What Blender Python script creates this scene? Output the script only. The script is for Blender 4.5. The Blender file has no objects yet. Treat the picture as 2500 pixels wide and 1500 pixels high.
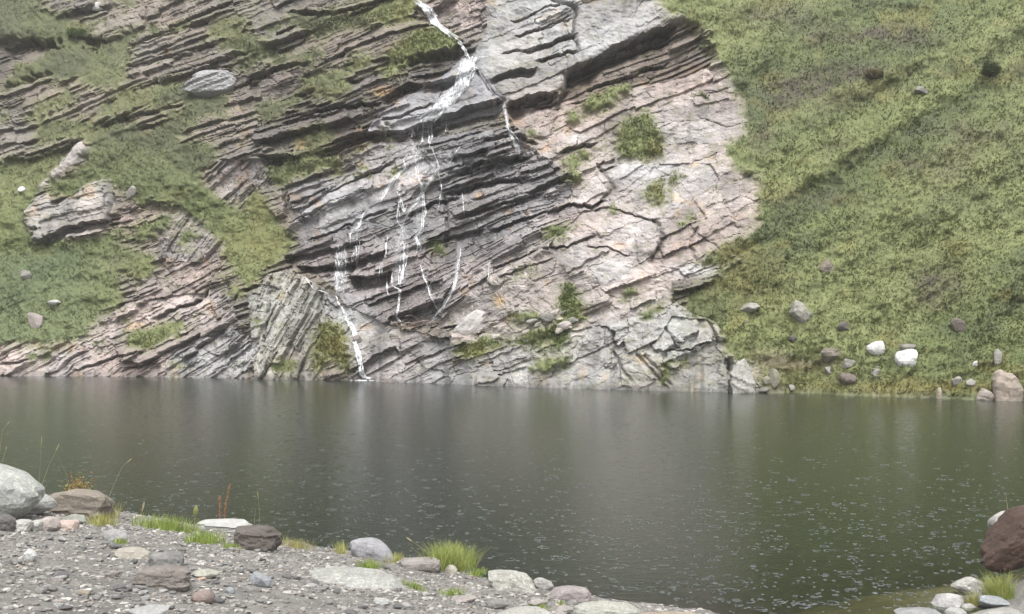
import bpy, math, random
import numpy as np

random.seed(7)
rng = np.random.default_rng(7)
C = bpy.context.scene
COL = C.collection

# ------------------------------------------------------------------ camera, sky, sun, exposure
F = 2681.0            # focal length in photo pixels (2500 wide)
U0, HV = 1250.0, 760.0  # principal column, horizon row
H = 4.5               # eye height above the lake
cam_d = bpy.data.cameras.new('camera')
cam = bpy.data.objects.new('camera', cam_d)
COL.objects.link(cam)
cam.location = (0, 0, H)
cam.rotation_euler = (math.radians(90), 0, 0)
cam_d.sensor_width = 36.0
cam_d.lens = F / 2500 * 36.0
cam_d.shift_y = 0.004
cam_d.clip_end = 2000
C.camera = cam

SUN_EL, SUN_ROT = math.radians(64), math.radians(176)
w = bpy.data.worlds.new('World')
C.world = w
w.use_nodes = True
nt = w.node_tree
bg = nt.nodes['Background']
sky = nt.nodes.new('ShaderNodeTexSky')
sky.sky_type = 'NISHITA'
sky.sun_disc = False
sky.sun_elevation = SUN_EL
sky.sun_rotation = SUN_ROT
sky.air_density = 1.0
sky.dust_density = 4.0
hs = nt.nodes.new('ShaderNodeHueSaturation')
hs.inputs['Saturation'].default_value = 0.08
nt.links.new(sky.outputs[0], hs.inputs['Color'])
nt.links.new(hs.outputs[0], bg.inputs[0])
bg.inputs[1].default_value = 0.13
sun_d = bpy.data.lights.new('sun', 'SUN')
sun = bpy.data.objects.new('sun', sun_d)
COL.objects.link(sun)
sun_d.energy = 1.1
sun_d.angle = math.radians(40)
sun_d.color = (1.0, 0.97, 0.93)
# light travels from the sun (elevation, rotation clockwise from +Y) to the scene
sx = math.sin(SUN_ROT) * math.cos(SUN_EL)
sy = math.cos(SUN_ROT) * math.cos(SUN_EL)
sz = math.sin(SUN_EL)
from mathutils import Vector
sun.rotation_euler = Vector((-sx, -sy, -sz)).to_track_quat('-Z', 'Y').to_euler()
C.view_settings.view_transform = 'Standard'
C.view_settings.look = 'None'
C.view_settings.gamma = 1
C.view_settings.use_curve_mapping = False
C.view_settings.exposure = 1.38
C.cycles.max_bounces = 6
C.cycles.transparent_max_bounces = 16
C.cycles.volume_bounces = 0

# ------------------------------------------------------------------ numpy helpers
def hash2(a, b, seed=0):
    a = np.asarray(a).astype(np.int64); b = np.asarray(b).astype(np.int64)
    h = (a * 374761393 + b * 668265263 + seed * 1442695041) & 0xFFFFFFFF
    h = ((h ^ (h >> 13)) * 1274126177) & 0xFFFFFFFF
    h = h ^ (h >> 16)
    h = (h * 2246822519) & 0xFFFFFFFF
    h = h ^ (h >> 13)
    return (h & 0xFFFFFF) / float(0xFFFFFF)

def vnoise(x, y, seed=0):
    xi = np.floor(x); yi = np.floor(y)
    fx = x - xi; fy = y - yi
    fx = fx * fx * (3 - 2 * fx); fy = fy * fy * (3 - 2 * fy)
    a = hash2(xi, yi, seed); b = hash2(xi + 1, yi, seed)
    c = hash2(xi, yi + 1, seed); d = hash2(xi + 1, yi + 1, seed)
    return (a + (b - a) * fx) + ((c + (d - c) * fx) - (a + (b - a) * fx)) * fy

def fbm(x, y, oct=4, seed=0, gain=0.5):
    s = 0; a = 1; n = 0
    for o in range(oct):
        s = s + a * (vnoise(x, y, seed + o * 17) - 0.5) * 2
        n += a
        a *= gain
        x = x * 2.03 + 13.1; y = y * 2.03 + 7.7
    return s / n

def sst(a, b, x):
    t = np.clip((x - a) / (b - a), 0, 1)
    return t * t * (3 - 2 * t)

def inpoly(pts, u, v):
    pts = np.asarray(pts, float)
    res = np.zeros(u.shape, bool)
    x0, y0 = pts.min(0); x1, y1 = pts.max(0)
    m = (u >= x0) & (u <= x1) & (v >= y0) & (v <= y1)
    if not m.any():
        return res
    uu = u[m]; vv = v[m]
    r = np.zeros(uu.shape, bool)
    n = len(pts)
    for i in range(n):
        ax, ay = pts[i]; bx, by = pts[(i + 1) % n]
        if ay == by:
            continue
        c = ((ay > vv) != (by > vv)) & (uu < (bx - ax) * (vv - ay) / (by - ay) + ax)
        r ^= c
    res[m] = r
    return res

def blur(a, k):
    for _ in range(2):
        for ax in (0, 1):
            p = [(0, 0), (0, 0)]; p[ax] = (k + 1, k)
            c = np.cumsum(np.pad(a, p, mode='edge'), axis=ax)
            n = a.shape[ax]
            hi = np.take(c, range(2 * k + 1, 2 * k + 1 + n), axis=ax)
            lo = np.take(c, range(0, n), axis=ax)
            a = (hi - lo) / (2 * k + 1)
    return a

# ------------------------------------------------------------------ object helpers
def link(o, parent=None):
    COL.objects.link(o)
    if parent is not None:
        o.parent = parent
    return o

def tag(o, label=None, cat=None, group=None, kind=None):
    if label: o['label'] = label
    if cat: o['category'] = cat
    if group: o['group'] = group
    if kind: o['kind'] = kind
    return o

def mesh_np(name, verts, faces, mat, cols=None, smooth=False, attrs=None):
    """faces: (n,3) or (n,4) int array"""
    me = bpy.data.meshes.new(name)
    verts = np.asarray(verts, np.float32); faces = np.asarray(faces, np.int32)
    nf, k = faces.shape
    me.vertices.add(len(verts)); me.vertices.foreach_set('co', verts.ravel())
    me.loops.add(nf * k); me.loops.foreach_set('vertex_index', faces.ravel())
    me.polygons.add(nf)
    me.polygons.foreach_set('loop_start', np.arange(0, nf * k, k, dtype=np.int32))
    me.polygons.foreach_set('use_smooth', np.full(nf, smooth))
    me.update(calc_edges=True)
    if cols is not None:
        at = me.color_attributes.new('Col', 'FLOAT_COLOR', 'POINT')
        c4 = np.ones((len(verts), 4), np.float32); c4[:, :3] = cols
        at.data.foreach_set('color', c4.ravel())
    for nme, arr in (attrs or {}).items():
        at = me.attributes.new(nme, 'FLOAT', 'POINT')
        at.data.foreach_set('value', np.asarray(arr, np.float32).ravel())
    if mat: me.materials.append(mat)
    return me

def obj(name, me, parent=None):
    return link(bpy.data.objects.new(name, me), parent)

def empty(name, loc=(0, 0, 0), rz=0):
    o = bpy.data.objects.new(name, None)
    o.location = loc; o.rotation_euler = (0, 0, rz)
    o.empty_display_size = 0.2
    return link(o)

# ------------------------------------------------------------------ materials
def N(m, t, **kw):
    n = m.node_tree.nodes.new(t)
    for k, v in kw.items():
        setattr(n, k, v)
    return n

def new_mat(name):
    m = bpy.data.materials.new(name)
    m.use_nodes = True
    return m, m.node_tree.nodes['Principled BSDF'], m.node_tree.links

def rock_material(name, base=None, rough=0.75, scale=1.0, contrast=0.35, bump=0.5, bdist=0.05, stretch=(1, 1, 3.2), lichen=None):
    m, p, L = new_mat(name)
    tc = N(m, 'ShaderNodeTexCoord')
    mp = N(m, 'ShaderNodeMapping')
    mp.inputs['Scale'].default_value = stretch
    mp.inputs['Rotation'].default_value = (0, math.radians(-20), 0)
    L.new(tc.outputs['Object'], mp.inputs[0])
    n1 = N(m, 'ShaderNodeTexNoise'); n1.inputs['Scale'].default_value = 1.3 * scale; n1.inputs['Detail'].default_value = 10; n1.inputs['Roughness'].default_value = 0.68
    n2 = N(m, 'ShaderNodeTexNoise'); n2.inputs['Scale'].default_value = 9 * scale; n2.inputs['Detail'].default_value = 6; n2.inputs['Roughness'].default_value = 0.7
    L.new(mp.outputs[0], n1.inputs[0]); L.new(tc.outputs['Object'], n2.inputs[0])
    mr = N(m, 'ShaderNodeMapRange'); mr.inputs[1].default_value = 0.25; mr.inputs[2].default_value = 0.75
    mr.inputs[3].default_value = 1 - contrast; mr.inputs[4].default_value = 1 + contrast
    L.new(n1.outputs[0], mr.inputs[0])
    mr2 = N(m, 'ShaderNodeMapRange'); mr2.inputs[1].default_value = 0.3; mr2.inputs[2].default_value = 0.7
    mr2.inputs[3].default_value = 1 - contrast * 0.6; mr2.inputs[4].default_value = 1 + contrast * 0.6
    L.new(n2.outputs[0], mr2.inputs[0])
    mu = N(m, 'ShaderNodeMath', operation='MULTIPLY'); L.new(mr.outputs[0], mu.inputs[0]); L.new(mr2.outputs[0], mu.inputs[1])
    vm = N(m, 'ShaderNodeVectorMath', operation='SCALE'); L.new(mu.outputs[0], vm.inputs['Scale'])
    if base is None:
        at = N(m, 'ShaderNodeAttribute', attribute_name='Col'); L.new(at.outputs['Color'], vm.inputs[0])
        wa = N(m, 'ShaderNodeAttribute', attribute_name='wet')
        rr = N(m, 'ShaderNodeMapRange'); rr.inputs[3].default_value = 0.8; rr.inputs[4].default_value = 0.3
        L.new(wa.outputs['Fac'], rr.inputs[0]); L.new(rr.outputs[0], p.inputs['Roughness'])
    else:
        vm.inputs[0].default_value = base
        p.inputs['Roughness'].default_value = rough
    out = vm.outputs[0]
    if lichen:
        n3 = N(m, 'ShaderNodeTexNoise'); n3.inputs['Scale'].default_value = lichen[3]; n3.inputs['Detail'].default_value = 8; n3.inputs['Roughness'].default_value = 0.75
        L.new(tc.outputs['Object'], n3.inputs[0])
        r3 = N(m, 'ShaderNodeMapRange'); r3.inputs[1].default_value = 0.52; r3.inputs[2].default_value = 0.62
        L.new(n3.outputs[0], r3.inputs[0])
        mx = N(m, 'ShaderNodeMix', data_type='RGBA'); L.new(r3.outputs[0], mx.inputs[0]); L.new(out, mx.inputs[6])
        mx.inputs[7].default_value = (*lichen[:3], 1)
        out = mx.outputs[2]
    L.new(out, p.inputs['Base Color'])
    ad = N(m, 'ShaderNodeMath', operation='ADD'); L.new(n1.outputs[0], ad.inputs[0]); L.new(n2.outputs[0], ad.inputs[1])
    b = N(m, 'ShaderNodeBump'); b.inputs['Strength'].default_value = bump; b.inputs['Distance'].default_value = bdist
    L.new(ad.outputs[0], b.inputs['Height']); L.new(b.outputs[0], p.inputs['Normal'])
    return m

def leaf_material(name, base=None, transl=0.4):
    m, p, L = new_mat(name)
    p.inputs['Roughness'].default_value = 0.7
    p.inputs['Specular IOR Level'].default_value = 0.25
    tc = N(m, 'ShaderNodeTexCoord')
    n1 = N(m, 'ShaderNodeTexNoise'); n1.inputs['Scale'].default_value = 7; n1.inputs['Detail'].default_value = 4
    L.new(tc.outputs['Object'], n1.inputs[0])
    mr = N(m, 'ShaderNodeMapRange'); mr.inputs[1].default_value = 0.3; mr.inputs[2].default_value = 0.7; mr.inputs[3].default_value = 0.86; mr.inputs[4].default_value = 1.14
    L.new(n1.outputs[0], mr.inputs[0])
    vm = N(m, 'ShaderNodeVectorMath', operation='SCALE'); L.new(mr.outputs[0], vm.inputs['Scale'])
    if base is None:
        at = N(m, 'ShaderNodeAttribute', attribute_name='Col'); L.new(at.outputs['Color'], vm.inputs[0])
    else:
        vm.inputs[0].default_value = base
    L.new(vm.outputs[0], p.inputs['Base Color'])
    tr = N(m, 'ShaderNodeBsdfTranslucent'); L.new(vm.outputs[0], tr.inputs[0])
    mx = N(m, 'ShaderNodeMixShader'); mx.inputs[0].default_value = transl
    L.new(p.outputs[0], mx.inputs[1]); L.new(tr.outputs[0], mx.inputs[2])
    L.new(mx.outputs[0], m.node_tree.nodes['Material Output'].inputs[0])
    return m

M_CLIFF = rock_material('cliff_rock', None, scale=1.1, contrast=0.42, bump=0.6, bdist=0.08)
M_TURF = rock_material('turf_soil', None, scale=1.6, contrast=0.25, bump=0.4, bdist=0.05, stretch=(1, 1, 1))
M_LEAF = leaf_material('foliage')

def foam_material():
    m, p, L = new_mat('white_water')
    tc = N(m, 'ShaderNodeTexCoord')
    n = N(m, 'ShaderNodeTexNoise'); n.inputs['Scale'].default_value = 6; n.inputs['Detail'].default_value = 5
    L.new(tc.outputs['Object'], n.inputs[0])
    r = N(m, 'ShaderNodeMix', data_type='RGBA'); L.new(n.outputs[0], r.inputs[0])
    r.inputs[6].default_value = (0.75, 0.77, 0.79, 1); r.inputs[7].default_value = (0.88, 0.89, 0.90, 1)
    L.new(r.outputs[2], p.inputs['Base Color'])
    p.inputs['Roughness'].default_value = 0.35
    n2 = N(m, 'ShaderNodeTexNoise'); n2.inputs['Scale'].default_value = 7; n2.inputs['Detail'].default_value = 6; n2.inputs['Roughness'].default_value = 0.7
    mp = N(m, 'ShaderNodeMapping'); mp.inputs['Scale'].default_value = (1.6, 1, 0.7)
    L.new(tc.outputs['Object'], mp.inputs[0]); L.new(mp.outputs[0], n2.inputs[0])
    a = N(m, 'ShaderNodeMapRange'); a.inputs[1].default_value = 0.36; a.inputs[2].default_value = 0.58; a.inputs[3].default_value = 0.12; a.inputs[4].default_value = 0.9
    L.new(n2.outputs[0], a.inputs[0]); L.new(a.outputs[0], p.inputs['Alpha'])
    return m
M_FOAM = foam_material()

# ------------------------------------------------------------------ far side: cliff and hillside as one continuous surface
step = 2.2
uf = np.arange(-170, 2670.1, step)
def growing(start, end, s0, g):
    out = []; x = start; s = s0
    sg = 1 if end > start else -1
    while (end - x) * sg > 0:
        s *= g; x += sg * s; out.append(x)
    return out
us = np.array(sorted(growing(-170, -1400, 3, 1.10)) + list(uf) + growing(2670, 3900, 3, 1.10))
vs = np.array(growing(-30, -420, 3, 1.12)[::-1] + list(np.arange(-30, 1046, step)))
U, V = np.meshgrid(us, vs)
NR, NC = U.shape

SH_U = np.array([-1400, 0, 400, 850, 1100, 1300, 1600, 1850, 2200, 2500, 3900.])
SH_V = np.array([902, 917, 921, 928, 939, 947, 955, 959, 969, 979, 1015.])
SH_D = H * F / (SH_V - HV)
SH_X = (SH_U - U0) / F * SH_D
def shore(x):
    return np.interp(x, SH_X, SH_D)
cot = np.interp(U, [-600, 0, 500, 800, 1300, 1650, 2000, 2600], [0.85, 0.82, 0.75, 0.62, 0.62, 0.72, 0.95, 1.0])
Y = np.full(U.shape, 80.0)
for _ in range(60):
    Z = H + (HV - V) / F * Y
    Y = 0.5 * Y + 0.5 * np.maximum(shore((U - U0) / F * Y) + np.where(Z > 0, cot, 0.6) * Z, 20)
X = (U - U0) / F * Y
Z = H + (HV - V) / F * Y

# --- masks drawn in the photo's own coordinates, edges roughened
wu = fbm(U / 34, V / 26, 5, 3, .62) * 22; wv = fbm(U / 34, V / 26, 5, 9, .62) * 15
UW = U + wu; VW = V + wv
wu2 = fbm(U / 60, V / 60, 3, 23) * 8; wv2 = fbm(U / 60, V / 60, 3, 29) * 6
UR = U + wu2; VR = V + wv2

right_edge = np.interp(VW, [-500, 0, 30, 55, 110, 150, 210, 260, 325, 342, 360, 385, 420, 510, 545, 590, 640, 700, 745, 790, 830, 870, 900, 960, 1100],
                       [1480, 1605, 1640, 1700, 1738, 1775, 1815, 1824, 1822, 1800, 1745, 1770, 1850, 1868, 1850, 1795, 1690, 1640, 1650, 1735, 1770, 1785, 1842, 1852, 1852])
s0 = U * 0.36 + V * 0.93
right_edge = right_edge + 34 * (hash2(np.floor(s0 / 21 + 0.5 * vnoise(U / 50, V / 50, 51)), U * 0, 52) - .5) * sst(20, 90, V)
grass = UW > right_edge
GRASS_POLYS = [
    [(-1500, 400), (0, 390), (80, 395), (110, 410), (90, 470), (60, 520), (60, 590), (150, 594), (250, 575), (310, 550), (285, 620), (270, 700), (240, 770), (200, 825), (100, 838), (-1500, 842)],
    [(40, 300), (200, 300), (330, 322), (420, 342), (540, 362), (530, 400), (480, 440), (580, 480), (650, 520), (700, 560), (712, 592), (690, 625), (640, 640), (560, 610), (520, 560), (440, 500), (330, 482), (300, 440), (220, 400), (235, 350), (120, 330)],
    [(110, 410), (215, 400), (300, 440), (290, 480), (280, 440), (215, 450), (180, 480), (120, 475)],
    [(720, 62), (810, 50), (930, 30), (1000, 12), (1022, 50), (960, 58), (850, 75), (760, 88)],
    [(540, 90), (620, 98), (665, 110), (700, 150), (690, 162), (640, 135), (560, 115)],
    [(940, 150), (955, 128), (1000, 90), (1040, 65), (1075, 62), (1110, 90), (1128, 118), (1080, 122), (1040, 132), (990, 152)],
    [(855, 140), (915, 130), (925, 165), (850, 176)],
    [(690, 392), (835, 380), (845, 402), (740, 420), (700, 425)],
    [(590, 470), (640, 460), (660, 520), (640, 560), (600, 540)],
    [(640, 400), (680, 400), (708, 450), (672, 452)],
    [(1515, 320), (1565, 262), (1580, 290), (1625, 335), (1622, 380), (1560, 388), (1515, 375)],
    [(1560, 262), (1575, 255), (1600, 305), (1585, 310)],
    [(1690, 230), (1722, 222), (1738, 246), (1692, 252)],
    [(1360, 385), (1430, 370), (1440, 395), (1390, 410)],
    [(1270, 318), (1330, 300), (1325, 318), (1275, 330)],
    [(1370, 290), (1425, 262), (1425, 285), (1390, 305)],
    [(1420, 250), (1540, 200), (1560, 215), (1440, 262)],
    [(1108, 842), (1210, 822), (1222, 842), (1160, 872), (1110, 870)],
    [(1210, 832), (1380, 788), (1412, 770), (1385, 830), (1280, 842)],
    [(1368, 692), (1402, 682), (1412, 740), (1402, 770), (1368, 772), (1362, 720)],
    [(1240, 765), (1320, 762), (1310, 780), (1250, 785)],
    [(1510, 800), (1560, 770), (1650, 722), (1700, 690), (1720, 710), (1690, 745), (1640, 750), (1560, 790)],
    [(775, 792), (820, 782), (862, 870), (868, 922), (842, 925), (832, 872), (802, 862), (792, 912), (768, 912)],
    [(318, 800), (400, 812), (380, 852), (308, 842)],
    [(560, 610), (620, 620), (690, 640), (600, 680), (560, 660)],
    [(100, 30), (240, 60), (200, 100), (80, 100), (0, 90), (0, 50)],
    [(180, 170), (300, 160), (320, 200), (220, 215)],
    [(290, 225), (420, 200), (520, 250), (420, 262), (300, 262)],
    [(1290, 892), (1420, 858), (1420, 870), (1300, 910)],
    [(670, 875), (740, 868), (730, 900), (680, 905)],
    [(1600, 905), (1640, 890), (1650, 930), (1620, 945)],
    [(1055, 590), (1090, 580), (1110, 610), (1070, 625)],
]
for gp in GRASS_POLYS:
    grass |= inpoly(gp, UW, VW)
# scattered ledge vegetation on the upper left rock
veg = 0.75 * fbm((U * .93 - V * .36) / 95, (U * .36 + V * .93) / 24, 4, 41) + 0.4 * fbm(U / 34, V / 26, 3, 43)
upl = (U < 1000 + (V < 30) * 60) & (V < 430)
grass |= upl & (veg > np.interp(U, [0, 500, 1000], [0.09, 0.11, 0.2]))
grass |= (U < 640) & (V > 420) & (V < 905) & (veg > 0.17)
grass |= (U > 1250) & (U < 1850) & (V > 240) & (V < 900) & (veg > 0.36)
BARE_POLYS = [  # rock showing through the turf
    [(88, 470), (150, 410), (215, 352), (232, 365), (215, 392), (140, 445)],
    [(160, 420), (200, 402), (210, 412), (195, 425), (165, 435)],
    [(58, 512), (120, 472), (130, 500), (100, 525), (60, 560)],
    [(190, 478), (215, 450), (240, 440), (278, 440), (278, 500), (268, 545), (250, 566), (120, 592), (70, 588), (120, 560), (60, 566), (130, 520), (230, 500)],
    [(280, 500), (305, 480), (300, 540), (275, 545)],
    [(1600, 690), (1640, 668), (1753, 645), (1814, 618), (1813, 640), (1760, 668), (1730, 690), (1666, 720), (1620, 705)],
    [(1640, 730), (1690, 712), (1650, 742), (1620, 742)],
    [(480, 440), (520, 400), (640, 400), (660, 440), (600, 470), (590, 530), (540, 480)],
    [(-100, 330), (40, 300), (110, 310), (60, 350), (-100, 380)],
]
for bp in BARE_POLYS:
    grass &= ~inpoly(bp, U + wu * 0.35, V + wv * 0.35)
gsoft = blur(grass.astype(float), 6)
grass = gsoft + 0.62 * fbm(U / 11, V / 6.5, 4, 49) > 0.5
grassf = blur(grass.astype(float), 1)
halo = blur(grass.astype(float), 9)

# --- bedding regions: angle (deg, rising to the right), bed thickness px, relief m, joint length, albedo, wetness, setback m
REG = [
 # upper left, default
 dict(p=None, th=21, sp=21, amp=0.55, jl=5.0, col=(0.172, 0.15, 0.127), wet=0.2, off=0.0, blk=0.5),
 dict(p=[(-1500, 90), (60, 90), (150, 80), (260, 100), (240, 160), (100, 195), (0, 225), (-1500, 300)], th=17, sp=15, amp=0.4, jl=8, col=(0.105, 0.086, 0.07), wet=0.2, off=1.6, blk=0.3),
 dict(p=[(640, 190), (900, 150), (1120, 125), (1135, 160), (1110, 220), (920, 300), (880, 325), (720, 385), (620, 350)], th=17, sp=17, amp=0.6, jl=7, col=(0.125, 0.108, 0.098), wet=0.4, off=0.3, blk=0.4),
 # stony bed of the brook at the very top
 dict(p=[(1000, -400), (1230, -400), (1205, 0), (1190, 60), (1180, 120), (1120, 90), (1060, 60), (1010, 0)], th=28, sp=14, amp=0.35, jl=2.5, col=(0.33, 0.285, 0.265), wet=0.3, off=0.2, blk=0.8),
 # chute of the fall
 dict(p=[(895, 322), (930, 280), (1010, 222), (1130, 140), (1190, 140), (1262, 240), (1232, 262), (1060, 300), (1010, 322), (960, 325)], th=21, sp=46, amp=0.35, jl=6, col=(0.33, 0.315, 0.325), wet=0.8, off=-0.2, blk=0.35),
 # pale top right slabs
 dict(p=[(1150, 150), (1185, 70), (1230, -420), (1500, -420), (1605, 0), (1700, 52), (1630, 60), (1540, 100), (1446, 142), (1388, 175), (1385, 215), (1355, 228), (1239, 254), (1200, 200)], th=21.5, sp=74, amp=0.8, jl=3.4, col=(0.48, 0.465, 0.45), wet=0.25, off=-0.4, blk=0.55),
 # dark band under the big roof
 dict(p=[(1388, 175), (1446, 142), (1540, 100), (1630, 58), (1698, 50), (1740, 105), (1765, 138), (1640, 190), (1520, 225), (1430, 262), (1360, 262), (1380, 215)], th=22, sp=14, amp=0.35, jl=8, col=(0.15, 0.125, 0.105), wet=0.1, off=1.3, blk=0.3),
 # right pale rock
 dict(p=[(1232, 262), (1360, 250), (1640, 190), (1770, 140), (1900, 200), (1900, 560), (1780, 640), (1640, 690), (1640, 745), (1400, 830), (1240, 845), (1120, 830), (1060, 790), (1180, 680), (1200, 600), (1390, 480), (1400, 430), (1330, 380), (1262, 315)], th=23, sp=36, amp=0.36, jl=3.4, col=(0.44, 0.385, 0.355), wet=0.12, off=0.2, blk=0.8),
 # smooth pale pavement at the far right of it
 dict(p=[(1590, 270), (1660, 235), (1800, 180), (1840, 240), (1835, 340), (1760, 345), (1640, 345), (1600, 310)], th=12, sp=34, amp=0.16, jl=4, col=(0.50, 0.46, 0.44), wet=0.1, off=0.1, blk=0.5),
 dict(p=[(1400, 500), (1470, 400), (1740, 395), (1760, 440), (1620, 540), (1600, 620), (1480, 700), (1400, 690), (1340, 600)], th=30, sp=46, amp=0.26, jl=3, col=(0.49, 0.445, 0.425), wet=0.1, off=0.0, blk=0.9),
 # wet stepped face
 dict(p=[(690, 612), (725, 560), (695, 450), (780, 425), (900, 352), (1020, 330), (1262, 315), (1330, 380), (1400, 430), (1392, 482), (1200, 600), (1180, 680), (1060, 790), (960, 795), (830, 742), (800, 690)], th=19.5, sp=24, amp=0.62, jl=4.2, col=(0.225, 0.208, 0.206), wet=0.85, off=0.0, blk=0.7),
 dict(p=[(700, 560), (760, 500), (900, 380), (1010, 345), (1060, 400), (1000, 480), (880, 540), (740, 590)], th=21, sp=34, amp=0.5, jl=5, col=(0.41, 0.39, 0.392), wet=0.8, off=-0.2, blk=0.5),
 dict(p=[(1140, 640), (1260, 560), (1390, 490), (1420, 520), (1330, 600), (1200, 670), (1110, 740), (1060, 770)], th=25, sp=16, amp=0.35, jl=5, col=(0.31, 0.275, 0.265), wet=0.4, off=0.1, blk=0.5),
 # low centre
 dict(p=[(770, 700), (830, 745), (960, 795), (1110, 835), (1100, 960), (1060, 1100), (800, 1100), (860, 930), (790, 800)], th=30, sp=34, amp=0.45, jl=2.2, col=(0.37, 0.355, 0.345), wet=0.45, off=0.0, blk=0.9),
 # low right blocks
 dict(p=[(1090, 1100), (1095, 900), (1160, 872), (1400, 805), (1560, 772), (1650, 742), (1740, 790), (1860, 900), (1860, 1100)], th=20, sp=52, amp=0.42, jl=2.2, col=(0.46, 0.435, 0.41), wet=0.2, off=0.0, blk=1.0),
 dict(p=[(1520, 870), (1600, 830), (1640, 770), (1720, 780), (1790, 880), (1790, 960), (1600, 960), (1520, 940)], th=24, sp=100, amp=0.5, jl=1.5, col=(0.48, 0.465, 0.42), wet=0.15, off=-0.1, blk=1.0),
 # upright columns beside the lower fall
 dict(p=[(598, 720), (650, 668), (700, 655), (790, 705), (800, 790), (775, 1100), (640, 1100), (618, 850)], th=66, sp=21, amp=0.5, jl=3.2, col=(0.38, 0.365, 0.325), wet=0.25, off=-0.2, blk=0.9),
 # low left
 dict(p=[(-1500, 835), (200, 822), (300, 740), (480, 690), (560, 720), (600, 840), (560, 1100), (-1500, 1100)], th=30, sp=27, amp=0.6, jl=3.6, col=(0.36, 0.31, 0.29), wet=0.2, off=0.0, blk=0.9),
 dict(p=[(430, 850), (560, 800), (640, 840), (590, 930), (400, 930)], th=38, sp=17, amp=0.45, jl=2.5, col=(0.40, 0.39, 0.385), wet=0.3, off=0.0, blk=0.9),
 # crumpled fold
 dict(p=[(300, 485), (450, 500), (560, 560), (550, 640), (500, 715), (260, 735), (280, 620)], th=26, sp=13, amp=0.4, jl=3, col=(0.26, 0.22, 0.20), wet=0.15, off=0.2, blk=0.8),
 dict(p=[(380, 560), (430, 500), (560, 560), (545, 620), (520, 640), (400, 640)], th=56, sp=15, amp=0.45, jl=4, col=(0.34, 0.30, 0.285), wet=0.15, off=0.1, blk=0.8),
 dict(p=[(470, 440), (520, 395), (650, 395), (660, 440), (600, 480), (590, 540), (540, 500)], th=38, sp=13, amp=0.35, jl=3, col=(0.31, 0.27, 0.255), wet=0.2, off=0.1, blk=0.8),
 # two outcrops in the left meadow
 dict(p=[(84, 474), (150, 408), (213, 350), (236, 365), (218, 394), (142, 448)], th=39, sp=50, amp=0.22, jl=3, col=(0.48, 0.45, 0.43), wet=0.2, off=-1.0, blk=0.7),
 dict(p=[(54, 512), (120, 470), (135, 500), (185, 478), (215, 448), (245, 438), (280, 438), (282, 500), (270, 548), (250, 568), (120, 594), (66, 590)], th=17, sp=36, amp=0.45, jl=3, col=(0.46, 0.445, 0.42), wet=0.2, off=-1.1, blk=0.9),
]
rid = np.zeros(U.shape, int)
for i, r in enumerate(REG):
    if r['p']:
        rid[inpoly(r['p'], UR, VR)] = i
def pick(k):
    return np.array([r[k] for r in REG])[rid]
th = np.radians(pick('th') + fbm(U / 260, V / 200, 2, 5) * 9)
th = np.radians(pick('th'))
sp = pick('sp').astype(float); amp = pick('amp'); jl = pick('jl'); blk = pick('blk')
off = blur(pick('off').astype(float), 3)
s = U * np.sin(th) + V * np.cos(th)
r_ = U * np.cos(th) - V * np.sin(th)
s = s + fbm(U / 420, V / 300, 2, 61) * 30 + fbm(U / 90, V / 60, 3, 67) * 3.5
# joints shift the beds a little, so that no bed line runs on unbroken
band_ = np.floor(s / (sp * 4.3) + fbm(r_ / 300, s / 200, 2, 62))
cw_ = sp * jl * (1.0 + 1.2 * hash2(band_, rid, 63))
col_ = np.floor(r_ / cw_ + hash2(band_, rid, 64) * 9 + fbm(U / 26, V / 26, 3, 65) * 0.12)
s = s + (hash2(col_ * 37 + band_, rid, 66) - 0.5) * sp * 0.95 * np.where(blk > 0.3, 1, .6)
rough_s = fbm(U / 20, V / 15, 4, 73)
pale = np.isin(rid, [5, 7, 8, 9, 11, 14, 15])
def blocks(a, b, seed):
    ai = np.floor(a); bi = np.floor(b)
    d1 = np.full(a.shape, 9.0); d2 = np.full(a.shape, 9.0); idc = np.zeros(a.shape)
    for di in (-1, 0, 1):
        for dj in (-1, 0, 1):
            ca, cb = ai + di, bi + dj
            dd = np.hypot(ca + hash2(ca, cb, seed) - a, cb + hash2(ca, cb, seed + 1) - b)
            hh = hash2(ca, cb, seed + 2)
            nw = dd < d1
            d2 = np.where(nw, d1, np.minimum(d2, dd)); idc = np.where(nw, hh, idc); d1 = np.where(nw, dd, d1)
    return d2 - d1, idc
bw1, bid1 = blocks((r_ + rough_s * 14) / (sp * 4.2), (s + rough_s * 6) / (sp * 1.25), 501)
bw2, bid2 = blocks((r_ + rough_s * 18) / (sp * 1.9), (s + rough_s * 8) / (sp * 0.5), 511)
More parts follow.
